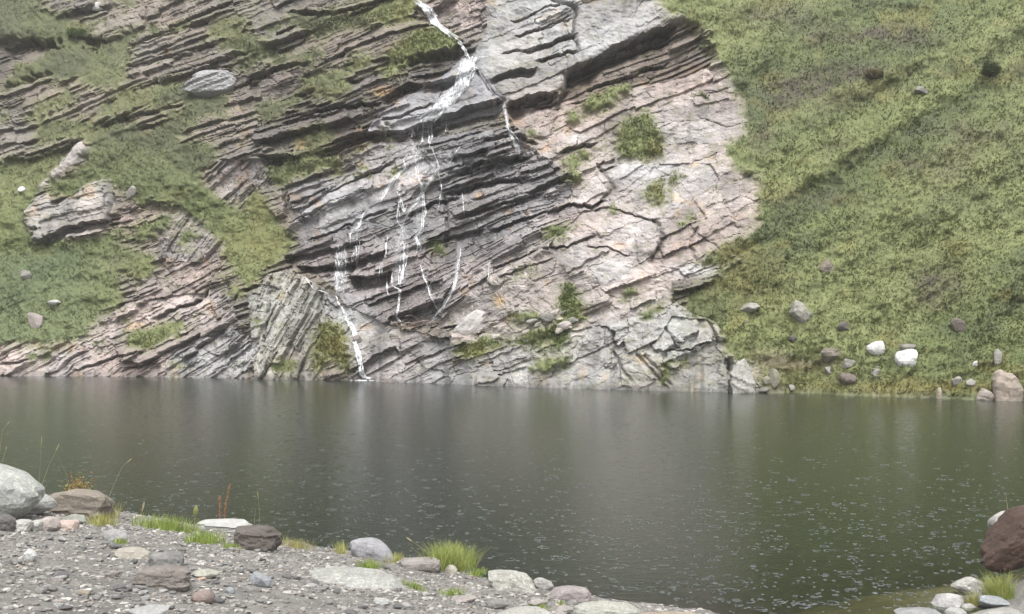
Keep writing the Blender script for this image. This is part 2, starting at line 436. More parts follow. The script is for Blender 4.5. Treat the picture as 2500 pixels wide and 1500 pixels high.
def beds(sp_k, jl_k, sd, thresh):
    sw = s / (sp * sp_k)
    sw = sw + 0.8 * fbm(sw * 0.6, rid * 7.3 + sd, 2, sd) + 0.15 * rough_s / sp_k
    k = np.floor(sw); t = sw - k
    hk = hash2(k, rid, sd + 1); hk2 = hash2(k, rid, sd + 2)
    Lc = sp * sp_k * jl * jl_k * (0.5 + 1.4 * hk)
    rj = (r_ + 0.5 * sp * sp_k * (t - 0.5) * np.where(hk2 > .5, 1, -1) + fbm(U / 30, V / 30, 3, sd + 3) * sp * 0.35) / Lc + hk2 * 10
    j = np.floor(rj); q = rj - j
    h1 = hash2(k * 131 + j, rid, sd + 4); h2 = hash2(k * 57 + j * 3, rid, sd + 5); h3 = hash2(k * 91 + j * 7, rid, sd + 6)
    tr_ = np.clip(thresh + np.where(pale, 0.3, np.where(rid == 10, .12, 0.0)), 0, .9)
    a = np.clip((h1 - tr_) / (1 - tr_), 0, 1) ** 1.1
    und = 0.70 + 0.2 * h2
    prof = np.where(t < und, -t / und, np.where(t < und + 0.06, -1 + (t - und) / 0.06, 0.05))
    edge = np.minimum(q, 1 - q) * Lc
    return k, j, q, edge, a, h2, h3, prof
k, j, q, edge, a1, h2, h3, prof1 = beds(1.0, 1.0, 77, 0.25)
disp = amp * 1.35 * a1 * prof1 + amp * 0.6 * blk * (h3 - 0.5) + amp * 0.4 * blk * (h2 - .5) * (q - .5)
disp += blk * 0.25 * amp * np.exp(-(edge / 1.6) ** 2)
_k, _j, _q, _e, aB, hB2, hB3, profB = beds(2.9, 0.8, 177, 0.45)
disp += amp * 2.0 * aB * profB + amp * 0.9 * blk * (hB3 - .5) + blk * 0.3 * amp * np.exp(-(_e / 2.0) ** 2)
_k, _j, _q, _e, aS, hS2, hS3, profS = beds(0.36, 1.3, 277, 0.3)
fine = np.where(sp > 60, 0.4, np.where(pale, .6, np.where(sp < 28, 1.15, 0.9)))
disp += fine * amp * 0.42 * aS * profS + amp * 0.16 * blk * (hS3 - .5)
bk = np.where(pale, 0.62, 0.55) * np.maximum(amp, .3)
bk = bk * np.where(rid == 5, .35, 1)
bk2 = bk * np.where(sp > 50, .5, 1); bk = bk * np.where(sp > 90, .7, 1)
disp += bk * (0.75 * (bid1 - .5) + 0.32 * (bid2 - .5) * np.where(sp > 50, .4, 1)) + bk * 0.42 * np.exp(-(bw1 / 0.045) ** 2) * sst(-.35, .1, fbm(U / 120, V / 80, 3, 523)) + bk2 * .12 * np.exp(-(bw2 / 0.06) ** 2) * sst(-.1, .3, fbm(U / 90, V / 70, 3, 521))
disp += 0.45 * amp * np.abs(fbm(U / 75, V / 45, 4, 105)) 
disp += fbm(U / 9, V / 6, 3, 101) * 0.07 + fbm(U / 40, V / 28, 4, 103) * 0.22
disp += off

# --- the ledges and cracks that can be recognised one by one: polyline, band px, depth m
LEDGES = [
 ([(705, 28), (807, 33), (904, 10), (1000, -12)], 16, 1.1),
 ([(640, 385), (729, 382), (794, 366), (846, 344), (884, 324), (925, 318), (965, 321), (1001, 311)], 30, 1.3),
 ([(923, 286), (972, 286), (1020, 266), (1078, 247), (1120, 224)], 9, .5),
 ([(1001, 312), (1030, 301), (1078, 285), (1150, 259), (1228, 242)], 50, 1.9),
 ([(935, 238), (1000, 200), (1060, 206), (1118, 186)], 32, 1.2),
 ([(943, 154), (1020, 131), (1090, 122), (1128, 122)], 30, 1.0),
 ([(1248, 48), (1329, 19), (1404, 5)], 6, .5), ([(1258, 82), (1329, 61), (1394, 36)], 7, .6), ([(1300, 72), (1350, 58), (1400, 44)], 5, .4),
 ([(1281, 122), (1339, 101), (1406, 79)], 16, .9), ([(1200, 196), (1265, 172), (1307, 166)], 22, 1.1),
 ([(1310, 150), (1381, 127), (1410, 123)], 11, .7), ([(1225, 130), (1270, 115), (1290, 118)], 8, .5), ([(1239, 254), (1297, 234), (1358, 227)], 48, 1.9),
 ([(1380, 176), (1446, 143), (1491, 117), (1540, 98), (1600, 70), (1650, 58)], 52, 2.0),
 ([(1436, 206), (1520, 186), (1580, 160), (1640, 140)], 10, .6), ([(1400, 248), (1478, 227), (1523, 202)], 12, .7),
 ([(1362, 370), (1410, 352), (1455, 344)], 13, .7), ([(1290, 468), (1329, 451), (1392, 425)], 22, 1.0), ([(1465, 415), (1504, 402)], 9, .5),
 ([(1200, 562), (1290, 530), (1362, 507), (1400, 494), (1446, 500), (1478, 487)], 13, .8), ([(1420, 517), (1470, 508), (1523, 513), (1604, 540)], 6, .4),
 ([(1316, 608), (1381, 601), (1450, 575)], 9, .5), ([(1433, 601), (1481, 604), (1540, 623)], 6, .4), ([(1200, 656), (1281, 623), (1316, 609)], 9, .5),
 ([(1220, 676), (1270, 656), (1352, 630)], 7, .4), ([(1310, 860), (1345, 845), (1381, 830)], 6, .5), ([(1624, 850), (1653, 853), (1734, 833)], 7, .5),
 ([(752, 584), (833, 548), (891, 525), (940, 504)], 9, .6), ([(691, 627), (781, 609), (878, 587)], 24, 1.1), ([(723, 648), (768, 651), (839, 645), (940, 609)], 26, 1.4),
 ([(850, 674), (897, 674), (952, 661)], 46, 2.2), ([(700, 540), (762, 516), (802, 490)], 8, .5), ([(780, 470), (860, 440), (950, 400)], 7, .5),
 ([(1000, 520), (1060, 490), (1120, 480)], 14, .8), ([(1040, 600), (1100, 575), (1180, 560)], 16, .9), ([(1110, 420), (1180, 395), (1290, 380)], 18, 1.0), ([(1090, 470), (1200, 440), (1290, 430)], 18, 1.0),
 ([(1120, 530), (1220, 500), (1330, 470)], 16, .9), ([(1180, 345), (1250, 330), (1310, 345)], 14, .8),
 ([(259, 309), (343, 280), (453, 256)], 12, .7), ([(285, 332), (427, 293), (512, 263)], 16, .9), ([(350, 371), (414, 345)], 16, .8),
 ([(60, 570), (110, 560), (90, 592), (155, 559), (207, 546), (268, 539)][2:], 26, 1.2), ([(362, 779), (414, 753), (487, 730)], 13, .8),
 ([(563, 737), (582, 707), (632, 692)], 16, .9), ([(181, 902), (290, 868), (360, 850)], 9, .6), ([(0, 890), (90, 872), (100, 868)], 9, .6), ([(290, 905), (340, 885), (375, 880)], 10, .6),
 ([(0, 222), (97, 192), (200, 166)], 12, -.5), ([(0, 112), (60, 95), (150, 90)], 30, .8),
 ([(560, 140), (640, 118), (700, 122)], 12, .7), ([(600, 200), (690, 160), (760, 150)], 14, .8), ([(700, 240), (800, 205), (880, 195)], 14, .7), ([(690, 300), (800, 262), (930, 246)], 12, .7),
 ([(420, 60), (520, 22), (560, 10)], 12, .7), ([(250, 130), (370, 80), (510, 50)], 12, .7), ([(300, 160), (420, 130), (530, 100)], 10, .6),
 ([(1640, 712), (1690, 700), (1732, 688)], 10, .7), ([(1075, 800), (1130, 790), (1195, 765)], 10, .7), ([(1080, 822), (1140, 826), (1180, 810)], 8, .6),
]
for pl, band, d in LEDGES:
    pu = [a for a, b in pl]; pv = [b for a, b in pl]
    m = (U > pu[0] - 10) & (U < pu[-1] + 10) & (V > min(pv) - 40) & (V < max(pv) + band + 40)
    if not m.any(): continue
    uu = U[m]; vv = V[m] + fbm(U[m] / 14, V[m] * 0 + band, 3, 111) * 5
    tt = vv - np.interp(uu, pu, pv)
    taper = sst(pu[0] - 10, pu[0] + 14, uu) * (1 - sst(pu[-1] - 14, pu[-1] + 10, uu))
    bb = band * (0.45 + 0.55 * taper) * (0.8 + 0.4 * vnoise(uu / 30, uu * 0, 113))
    f = np.where(tt < 0, -0.22 * np.exp(np.minimum(tt, 0) / 8.0), sst(0, 2.5, tt) * (1 - sst(0.35, 1.0, tt / bb)))
    disp[m] += d * f * taper
CRACKS = [([(1556, 868), (1590, 905), (1630, 948)], 4, .5), ([(1572, 868), (1606, 905), (1640, 940)], 4, .4), ([(1776, 878), (1780, 920), (1783, 962)], 6, .9),
          ([(1350, 0), (1405, 20), (1402, 80), (1412, 125)], 4, .6), ([(1500, 860), (1520, 900), (1540, 930)], 4, .4), ([(1620, 800), (1640, 835), (1652, 852)], 3, .4),
          ([(1160, 168), (1205, 230), (1228, 246)], 4, .5), ([(840, 600), (855, 640), (850, 674)], 4, .5), ([(1085, 480), (1092, 540), (1088, 600)], 5, .8),
          ([(278, 440), (278, 500), (270, 548)], 4, .8), ([(560, 560), (548, 620), (490, 725)], 5, .6), ([(780, 720), (775, 800), (768, 920)], 5, .6), ([(660, 680), (650, 780), (640, 900)], 4, .5),
          ([(1460, 400), (1500, 460), (1460, 500)], 4, .5), ([(1600, 540), (1620, 580), (1590, 640)], 5, .5), ([(1700, 560), (1680, 600), (1700, 640)], 4, .4), ([(1390, 175), (1382, 215), (1360, 262)], 5, .8)]
for pl, wd, d in CRACKS:
    dist = np.full(U.shape, 1e9)
    m = (U > min(a for a, b in pl) - 30) & (U < max(a for a, b in pl) + 30) & (V > min(b for a, b in pl) - 30) & (V < max(b for a, b in pl) + 30)
    uu = U[m] + fbm(U[m] / 12, V[m] / 12, 2, 117) * 5; vv = V[m]
    dd = np.full(uu.shape, 1e9)
    for (ax, ay), (bx, by) in zip(pl[:-1], pl[1:]):
        L2 = (bx - ax) ** 2 + (by - ay) ** 2
        tt = np.clip(((uu - ax) * (bx - ax) + (vv - ay) * (by - ay)) / L2, 0, 1)
        dd = np.minimum(dd, np.hypot(uu - ax - tt * (bx - ax), vv - ay - tt * (by - ay)))
    disp[m] += d * np.exp(-(dd / wd) ** 2)

# --- large relief and turf relief
big = fbm(U / 420, V / 330, 3, 121) * 1.6 + fbm(U / 120, V / 90, 3, 123) * 0.45
dg = (U * 0.83 - V * 0.0)
turf = fbm((U + 1.45 * V) / 300, (U * 0.55 - V * 0.85) / 900 + (U + 1.6 * V) / 130, 3, 127) * 0.55 + fbm(U / 26, V / 18, 4, 129) * 0.34
rt = sst(1850, 2000, U)
lineA = np.interp(U, [1880, 2050, 2250, 2500], [500, 380, 270, 125]) + 14 * fbm(U / 60, V * 0, 2, 7)
turf += rt * (-0.4 * np.exp(-((V - lineA) / 26) ** 2) + 0.2 * np.exp(-((V - lineA - 60) / 50) ** 2))
lineB = np.interp(U, [1880, 2100, 2500], [300, 205, 60])
turf += rt * (-0.3 * np.exp(-((V - lineB) / 24) ** 2) + 0.18 * np.exp(-((V - lineB - 45) / 40) ** 2))
calm = sst(0, 60, Z * 30)   # waterline calmer
Yd = Y - 0.18 * blur(grass.astype(float), 3) * sst(0.3, 1.5, Z) + big * sst(-0.5, 4, Z) + (fbm(U / 130, U * 0 + 3, 4, 125) * 1.1 + fbm(U / 34, U * 0 + 5, 3, 126) * .5) * (1 - sst(1.0, 6, Z)) + disp * (1 - np.where(U > 1550, 0.97, 0.85) * grassf) * (0.3 + 0.7 * sst(-0.5, 1.0, Z)) + turf * (0.35 + 0.65 * grassf) * sst(-0.2, 1.5, Z)
# turf on the right meets the water in a low bank
P = np.stack([X, Yd, Z], -1)

# --- albedo
base = np.array([r['col'] for r in REG])[rid]
grey_ = base.mean(-1, keepdims=True); base = (grey_ + (base - grey_) * 0.95) * np.interp(grey_, [.2, .3, .5], [.86, .75, .455])
jit = 1 + 0.34 * (h2 - 0.5)[..., None] + 0.22 * (hB2 - 0.5)[..., None] + (0.22 * (bid1 - .5) + .16 * (bid2 - .5))[..., None] + 0.22 * fbm(U / 70, V / 45, 4, 131)[..., None]
tone = fbm(U / 160, V / 110, 3, 133)[..., None]
pink = np.array([1.05, 0.985, 0.965]); blue = np.array([0.96, 1.0, 1.03])
rock = base * jit * np.where(tone > 0, 1 + tone * (pink - 1) * 2, 1 - tone * (blue - 1) * 2)
# dark water stains and ochre stains on the rock (they follow the streaks, not the light)
stain = sst(0.12, 0.5, fbm(U / 26, V / 120, 3, 137))[..., None]
rock = rock * (1 - 0.28 * stain)
och = sst(0.38, 0.6, fbm(U / 46, V / 40, 3, 139))[..., None]
rock = rock * (1 - och) + och * rock * np.array([1.12, 0.98, 0.82])
lich = sst(0.15, 0.45, fbm(U / 18 + 40, V / 13, 4, 141) + 0.25 * (veg))[..., None] * 0.45 * (1 - 0.8 * pick('wet'))[..., None]
rock = rock * (1 - lich) + lich * np.array([0.12, 0.12, 0.055])
mh = np.clip(halo * 1.5 + 0.35 * fbm(U / 16, V / 10, 4, 145), 0, 1)[..., None] * sst(0.02, .2, halo)[..., None] * np.where(rid >= len(REG) - 2, .15, 0.7)[..., None]
rock = rock * (1 - mh) + mh * np.array([0.15, 0.15, 0.07])
# quartz-white patches
for (cu, cv, ru, rv, g) in [(1560, 415, 60, 22, .5), (1690, 660, 60, 14, .6), (1500, 660, 60, 30, .3), (1330, 45, 70, 45, .35), (1560, 560, 50, 30, .25), (525, 190, 26, 14, .4), (1640, 830, 60, 40, .2), (1405, 335, 28, 12, .4)]:
    e = np.exp(-((U - cu) / ru) ** 2 - ((V - cv) / rv) ** 2)[..., None] * g * (0.6 + 0.8 * vnoise(U / 14, V / 9, 143))[..., None]
    rock = rock * (1 - e) + e * np.array([0.5, 0.5, 0.51])
# orange seep by the hollow
for (cu, cv, ru, rv) in [(935, 225, 26, 12), (735, 350, 14, 12), (1220, 735, 12, 14), (1170, 480, 10, 8)]:
    e = np.exp(-((U - cu) / ru) ** 2 - ((V - cv) / rv) ** 2)[..., None] * 0.6
    rock = rock * (1 - e) + e * np.array([0.42, 0.27, 0.13])
# meadow colours by kind of plant
G_LIGHT = np.array([0.138, 0.155, 0.057]); G_MID = np.array([0.094, 0.116, 0.038]); G_DARK = np.array([0.05, 0.065, 0.025])
G_YEL = np.array([0.1426, 0.124, 0.036]); G_BROWN = np.array([0.062, 0.049, 0.034]); G_BLUE = np.array([0.09, 0.12, 0.055])
def meadow(u, v):
    a = fbm((u + 1.5 * v) / 210, (u * 0.5 - v) / 620, 4, 151)
    b = fbm(u / 34, v / 22, 4, 153)
    c = fbm(u / 130, v / 80, 3, 157)
    m1 = sst(-0.25, 0.3, a + 0.45 * b)[..., None]
    col = G_MID * (1 - m1) + G_LIGHT * m1
    m2 = sst(0.0, 0.4, -a * 0.7 + 0.6 * c + 0.35 * b)[..., None] * 0.65
    col = col * (1 - m2) + G_DARK * m2
    m3 = sst(0.2, 0.5, fbm(u / 90, v / 60, 4, 159))[..., None] * np.interp(u, [600, 1500], [.25, .45])[..., None]
    col = col * (1 - m3) + G_YEL * m3
    lm = (sst(600, 640, v) * (1 - sst(860, 900, v)) * (1 - sst(180, 330, u)))[..., None] * 0.6
    col = col * (1 - lm) + G_BLUE * lm
    ul = ((1 - sst(850, 1050, u)) * (1 - sst(330, 520, v)))[..., None]
    col = col * (1 - .3 * ul) + G_BROWN * .35 * ul
    lw = (1 - sst(700, 900, u))[..., None]
    col = col * (1 - .12 * lw)
    # heather and dying fern patches seen on the slope
    for (cu, cv, ru, rv, g) in [(1960, 225, 90, 45, .9), (2080, 190, 100, 22, .8), (2120, 95, 160, 26, .7), (1900, 40, 80, 30, .6), (1860, 340, 34, 40, .5),
                                (2290, 700, 60, 50, .75), (2060, 370, 60, 22, .4), (2360, 330, 120, 40, .4), (2310, 420, 90, 60, .35), (2000, 480, 100, 20, .4), (2230, 400, 80, 30, .4), (290, 600, 40, 60, .4)]:
        e = np.exp(-((u - cu) / ru) ** 2 - ((v - cv) / rv) ** 2) * g * (1.05 + 1.1 * b)
        e = np.clip(e, 0, .95)[..., None]
        col = col * (1 - e) + G_BROWN * e
    # pale grassy spurs running down to the left, darker scrub in the hollows below them
    for xs_, ys_, w_, g in [([1880, 2050, 2250, 2520], [490, 375, 262, 110], 17, .75), ([1880, 2100, 2520], [300, 205, 45], 14, .5), ([1850, 2000, 2150], [620, 540, 455], 16, .4), ([2000, 2250, 2520], [640, 480, 330], 18, .35)]:
        lv = np.interp(u, xs_, ys_) + 16 * fbm(u / 70, v / 70, 3, 163)
        on = sst(1850, 1930, u)
        e = np.clip(on * g * np.exp(-((v - lv) / w_) ** 2), 0, 1)[..., None]
        col = col * (1 - e) + G_LIGHT * 1.08 * e
        e = np.clip(on * g * .8 * np.exp(-((v - lv - 3.2 * w_) / (1.6 * w_)) ** 2) * (0.8 + 1.2 * b), 0, 1)[..., None]
        col = col * (1 - e) + G_DARK * e
    # yellow moss near the water and along the foot of the rock
    for (cu, cv, ru, rv, g) in [(2250, 945, 330, 16, .9), (1800, 700, 110, 60, .6), (1830, 640, 70, 50, .5), (820, 850, 60, 70, .8), (640, 600, 60, 40, .6), (1900, 470, 60, 30, .4), (1160, 855, 60, 20, .4), (980, 80, 30, 60, .6), (620, 500, 40, 40, .4), (1900, 910, 150, 30, .35)]:
        e = np.clip(np.exp(-((u - cu) / ru) ** 2 - ((v - cv) / rv) ** 2) * g * (0.8 + 0.6 * b), 0, 1)[..., None]
        col = col * (1 - e) + G_YEL * e
    return col
turfc = meadow(U, V) * 0.95
# earth scars at the foot of the right slope
for (cu, cv, ru, rv) in [(1960, 890, 90, 12), (2065, 925, 25, 12), (1880, 950, 70, 12), (1880, 880, 60, 30)]:
    e = np.exp(-((U - cu) / ru) ** 2 - ((V - cv) / rv) ** 2)[..., None] * 0.7
    turfc = turfc * (1 - e) + e * np.array([0.11, 0.085, 0.06])
gm = grassf[..., None]
ALB = np.clip(rock * (1 - gm) + turfc * gm, 0.02, 0.8)
wet = pick('wet') * (1 - grassf)
wet = np.clip(wet + (1 - sst(0.0, 0.6, Z)) * 0.5, 0, 1)
dk = (1 - 0.35 * (1 - sst(0.05, 0.45, Z)))[..., None]   # tide-mark: rock wetted by the lake
ALB = ALB * dk

# rows above the frame: the slope goes on upward
top = P[0]; grad = (P[0] - P[12]); grad = blur(grad, 2) if False else grad
sl = np.zeros_like(top); sl[:, 2] = 1; sl[:, 1] = cot[0]
ext = []
zz = 0
for i in range(14):
    zz += 1.0 + i * 0.35
    e = top + sl * zz
    e[:, 1] += fbm(us / 300, us * 0 + i * 0.4, 3, 171) * 2 * min(1, i / 4)
    ext.append(e)
P = np.concatenate([np.array(ext[::-1]), P], 0)
ALB = np.concatenate([np.repeat(ALB[:1], 14, 0), ALB], 0)
wet = np.concatenate([np.repeat(wet[:1], 14, 0), wet], 0)
GR = np.concatenate([np.repeat(grass[:1], 14, 0), grass], 0)
NRX = NR + 14
cell = (rid.astype(np.int64) * 100000003 + (k.astype(np.int64) + 2000) * 4001 + (j.astype(np.int64) % 4001))
cell[grass] = -1
cellx = np.concatenate([np.full((14, NC), -2, np.int64), cell], 0)
# which slabs become parts of their own: the largest in the frame
infr = (U > -20) & (U < 2520) & (V > -10) & (V < 965) & (~grass)
ids, inv, cnt = np.unique(np.where(infr, cell, -3)[:-1, :-1], return_inverse=True, return_counts=True)
order = np.argsort(-cnt)
chosen = [ids[i] for i in order if ids[i] >= 0][:285]

VV = P.reshape(-1, 3); CC = ALB.reshape(-1, 3); WW = wet.reshape(-1)
ii, jj = np.meshgrid(np.arange(NRX - 1), np.arange(NC - 1), indexing='ij')
a = ii * NC + jj
quads = np.stack([a, a + NC, a + NC + 1, a + 1], -1).reshape(-1, 4)
fid = cellx[:-1, :-1].reshape(-1)
fgr = GR[:-1, :-1].reshape(-1)
def sub(name, mask_idx, mat, smooth, parent=None):
    f = quads[mask_idx]
    uq, invf = np.unique(f, return_inverse=True)
    me = mesh_np(name, VV[uq], invf.reshape(-1, 4), mat, CC[uq], smooth, {'wet': WW[uq]})
    return obj(name, me, parent)
isch = np.isin(fid, chosen)
hill = tag(sub('hillside', np.where(fgr)[0], M_TURF, True), kind='structure')
cliff = tag(sub('cliff', np.where((~fgr) & (~isch))[0], M_CLIFF, False), kind='structure')
ordf = np.where(isch)[0]
ordf = ordf[np.argsort(fid[ordf], kind='stable')]
cuts = np.where(np.diff(fid[ordf]) != 0)[0] + 1
for part in np.split(ordf, cuts):
    sub('rock_slab', part, M_CLIFF, False, cliff)

# lookup on the far surface by photo pixel
PF = P[14:]
def far(u, v, proud=0.0, win=0):
    ci = np.clip(np.searchsorted(us, u), 1, NC - 1); ri = np.clip(np.searchsorted(vs, v), 1, NR - 1)
    # the displaced surface slides a little in the picture: search the nearest projected vertex
    r0, r1, c0, c1 = max(ri - 9, 0), min(ri + 10, NR), max(ci - 4, 0), min(ci + 5, NC)
    q_ = PF[r0:r1, c0:c1].reshape(-1, 3)
    pu = U0 + q_[:, 0] / q_[:, 1] * F; pv = HV - (q_[:, 2] - H) / q_[:, 1] * F
    d_ = (pu - u) ** 2 + (pv - v) ** 2 + 0.3 * (q_[:, 1] - q_[:, 1].min())
    p_ = q_[np.argmin(d_)].copy()
    if win:
        near = q_[(pu - u) ** 2 + (pv - v) ** 2 < win * win]
        if len(near): 
            y2 = near[:, 1].min()
            p_ = np.array([(u - U0) / F * y2, y2, H + (HV - v) / F * y2])
    if proud:
        y2 = p_[1] - proud
        p_ = np.array([p_[0], y2, p_[2]])
    return p_

# ------------------------------------------------------------------ near side: gravel bank and lake bed
EDGE_X = np.array([-14, -9.4, -7, -3.6, -1.6, 0.2, 1.87, 3.2, 5, 7, 9, 13.])
EDGE_Y = np.array([21, 20.1, 19.3, 18.0, 17.4, 16.9, 16.2, 16.0, 16.9, 18.4, 19.6, 22.])
def ground(x, y):
    x = np.asarray(x, float); y = np.asarray(y, float)
    z = 0.5 - 0.145 * (x + 1.6) - 0.159 * (y - 17.4)
    z = np.where(z > 1.6, 1.6 + (z - 1.6) * 0.9, z)
    z = np.maximum(z, -0.27 + 0.12 * np.minimum(z + .27, 0))
    z = z + 0.75 * np.exp(-((x - 8.8) / 1.9) ** 2 - ((y - 17.0) / 1.5) ** 2)
    z = z + 0.10 * fbm(x / 1.7, y / 1.7, 3, 201) + 0.03 * fbm(x / .35, y / .35, 3, 203)
    d = y - np.interp(x, EDGE_X, EDGE_Y) + 0.35 * fbm(x / .9, y / .9, 3, 205)
    drop = np.interp(x, [-2, 1.5, 3], [0.75, 0.5, 0.16])
    return np.maximum(z - drop * np.maximum(d, 0) * (1 + 0.15 * np.maximum(d, 0)), -3.2)
def near(u, v):
    lo, hi = 2.0, 60.0
    ys = np.linspace(2.5, 40, 800)
    zz_ = H + (HV - v) / F * ys
    g = np.maximum(ground((u - U0) / F * ys, ys), -0.04)
    hit = np.where(zz_ <= g)[0]
    if len(hit) == 0: 
        y = H * F / (v - HV)
    else:
        y = ys[hit[0]]
    return np.array([(u - U0) / F * y, y, max(float(ground((u - U0) / F * y, y)), -0.04)])

gx = np.arange(-16, 14.01, 0.07); gy = np.concatenate([np.arange(-6, 3, 0.5), np.arange(3, 26, 0.07), np.arange(26, 31, 0.5)])
GX, GY = np.meshgrid(gx, gy); GZ = ground(GX, GY)
gn = fbm(GX / .6, GY / .6, 4, 211)[..., None]; gn2 = fbm(GX / .12, GY / .12, 3, 213)[..., None]
gcol = np.array([0.16, 0.152, 0.14]) * (1 + 0.3 * gn + 0.35 * gn2)
under = 1 - sst(-0.25, 0.02, GZ)[..., None]
gcol = gcol * (1 - under) + under * np.array([0.23, 0.175, 0.10]) * (1 + 0.5 * gn)
a = (np.arange(len(gy) - 1)[:, None] * len(gx) + np.arange(len(gx) - 1)[None, :])
q4 = np.stack([a, a + 1, a + len(gx) + 1, a + len(gx)], -1).reshape(-1, 4)
M_GRIT = rock_material('bank_grit', None, scale=9, contrast=0.4, bump=0.8, bdist=0.02, stretch=(1, 1, 1))
me = mesh_np('gravel_bank', np.stack([GX, GY, GZ], -1).reshape(-1, 3), q4, M_GRIT, gcol.reshape(-1, 3), True, {'wet': (under[..., 0] * .5 + .15).reshape(-1)})
tag(obj('gravel_bank', me), kind='structure')
# outer ground so that the bank goes on to the sides and behind, and the deep lake floor
M_BED = rock_material('lake_mud', (0.07, 0.065, 0.045), rough=0.8, stretch=(1, 1, 1))
me = mesh_np('lake_bed', [(-160, -20, -3.4), (160, -20, -3.4), (160, 120, -3.4), (-160, 120, -3.4)], [(0, 1, 2, 3)], M_BED)
tag(obj('lake_bed', me), kind='structure')
rock_bank = rock_material('outer_ground', (0.17, 0.16, 0.14), scale=2)
def outer(name, x0, x1, y0, y1):
    xs = np.linspace(x0, x1, 60); ys_ = np.linspace(y0, y1, 60)
    A, B = np.meshgrid(xs, ys_)
    Zo = ground(np.clip(A, -16, 14), np.clip(B, -6, 31)) + 0.03 * np.maximum(0, -6 - B)
    a_ = (np.arange(59)[:, None] * 60 + np.arange(59)[None, :])
    q_ = np.stack([a_, a_ + 1, a_ + 61, a_ + 60], -1).reshape(-1, 4)
    tag(obj(name, mesh_np(name, np.stack([A, B, Zo], -1).reshape(-1, 3), q_, rock_bank, smooth=True)), kind='structure')
outer('ground', -90, -16, -60, 31); outer('ground', 14, 90, -60, 31); outer('ground', -16, 14, -60, -6)

# ------------------------------------------------------------------ water
def water_material():
    m, p, L = new_mat('lake_water')
    tc = N(m, 'ShaderNodeTexCoord')
    mp = N(m, 'ShaderNodeMapping'); mp.inputs['Scale'].default_value = (1.0, 1.0, 1)
    L.new(tc.outputs['Object'], mp.inputs[0])
    n1 = N(m, 'ShaderNodeTexNoise'); n1.inputs['Scale'].default_value = 5.0; n1.inputs['Detail'].default_value = 5; n1.inputs['Roughness'].default_value = 0.65
    L.new(mp.outputs[0], n1.inputs[0])
    # ring ripples of raindrops
    vo = N(m, 'ShaderNodeTexVoronoi'); vo.inputs['Scale'].default_value = 3.2; vo.inputs['Randomness'].default_value = 1
    L.new(tc.outputs['Object'], vo.inputs[0])
    mu = N(m, 'ShaderNodeMath', operation='MULTIPLY'); L.new(vo.outputs['Distance'], mu.inputs[0]); mu.inputs[1].default_value = 40
    si = N(m, 'ShaderNodeMath', operation='SINE'); L.new(mu.outputs[0], si.inputs[0])
    fa = N(m, 'ShaderNodeMapRange'); fa.inputs[1].default_value = 0.05; fa.inputs[2].default_value = 0.5; fa.inputs[3].default_value = 0.35; fa.inputs[4].default_value = 0
    L.new(vo.outputs['Distance'], fa.inputs[0])
    m2 = N(m, 'ShaderNodeMath', operation='MULTIPLY'); L.new(si.outputs[0], m2.inputs[0]); L.new(fa.outputs[0], m2.inputs[1])
    ad = N(m, 'ShaderNodeMath', operation='ADD'); L.new(n1.outputs[0], ad.inputs[0]); L.new(m2.outputs[0], ad.inputs[1])
    b = N(m, 'ShaderNodeBump'); b.inputs['Strength'].default_value = 0.35; b.inputs['Distance'].default_value = 0.03
    L.new(ad.outputs[0], b.inputs['Height'])
    dp = N(m, 'ShaderNodeAttribute', attribute_name='depth')
    df = N(m, 'ShaderNodeBsdfDiffuse'); df.inputs[0].default_value = (0.007, 0.014, 0.007, 1)
    tr = N(m, 'ShaderNodeBsdfTransparent'); tr.inputs[0].default_value = (0.80, 0.84, 0.70, 1)
    mxd = N(m, 'ShaderNodeMixShader'); L.new(dp.outputs['Fac'], mxd.inputs[0]); L.new(tr.outputs[0], mxd.inputs[1]); L.new(df.outputs[0], mxd.inputs[2])
    gl = N(m, 'ShaderNodeBsdfGlossy'); gl.inputs['Roughness'].default_value = 0.15; gl.inputs[0].default_value = (1, 1, 1, 1)
    L.new(b.outputs[0], gl.inputs['Normal'])
    fr = N(m, 'ShaderNodeFresnel'); fr.inputs[0].default_value = 1.33; L.new(b.outputs[0], fr.inputs['Normal'])
    mx = N(m, 'ShaderNodeMixShader'); L.new(fr.outputs[0], mx.inputs[0]); L.new(mxd.outputs[0], mx.inputs[1]); L.new(gl.outputs[0], mx.inputs[2])
    L.new(mx.outputs[0], m.node_tree.nodes['Material Output'].inputs[0])
    m.node_tree.nodes.remove(p)
    return m
M_WATER = water_material()
wx = np.concatenate([np.linspace(-110, -17, 20), np.arange(-16, 14, 0.2), np.linspace(15, 110, 20)])
wy = np.concatenate([np.arange(5, 31, 0.2), np.linspace(32, 110, 40)])
WX, WY = np.meshgrid(wx, wy)
inb = (WX > -16) & (WX < 14) & (WY < 31)
dep = np.where(inb, -ground(WX, WY), 3.0)
opac = np.clip(1 - np.exp(-np.maximum(dep, 0) * 1.5), 0, 1)
a = (np.arange(len(wy) - 1)[:, None] * len(wx) + np.arange(len(wx) - 1)[None, :])
q4 = np.stack([a, a + 1, a + len(wx) + 1, a + len(wx)], -1).reshape(-1, 4)
me = mesh_np('water', np.stack([WX, WY, WX * 0], -1).reshape(-1, 3), q4, M_WATER, None, True, {'depth': opac.reshape(-1)})
tag(obj('water', me), kind='structure')

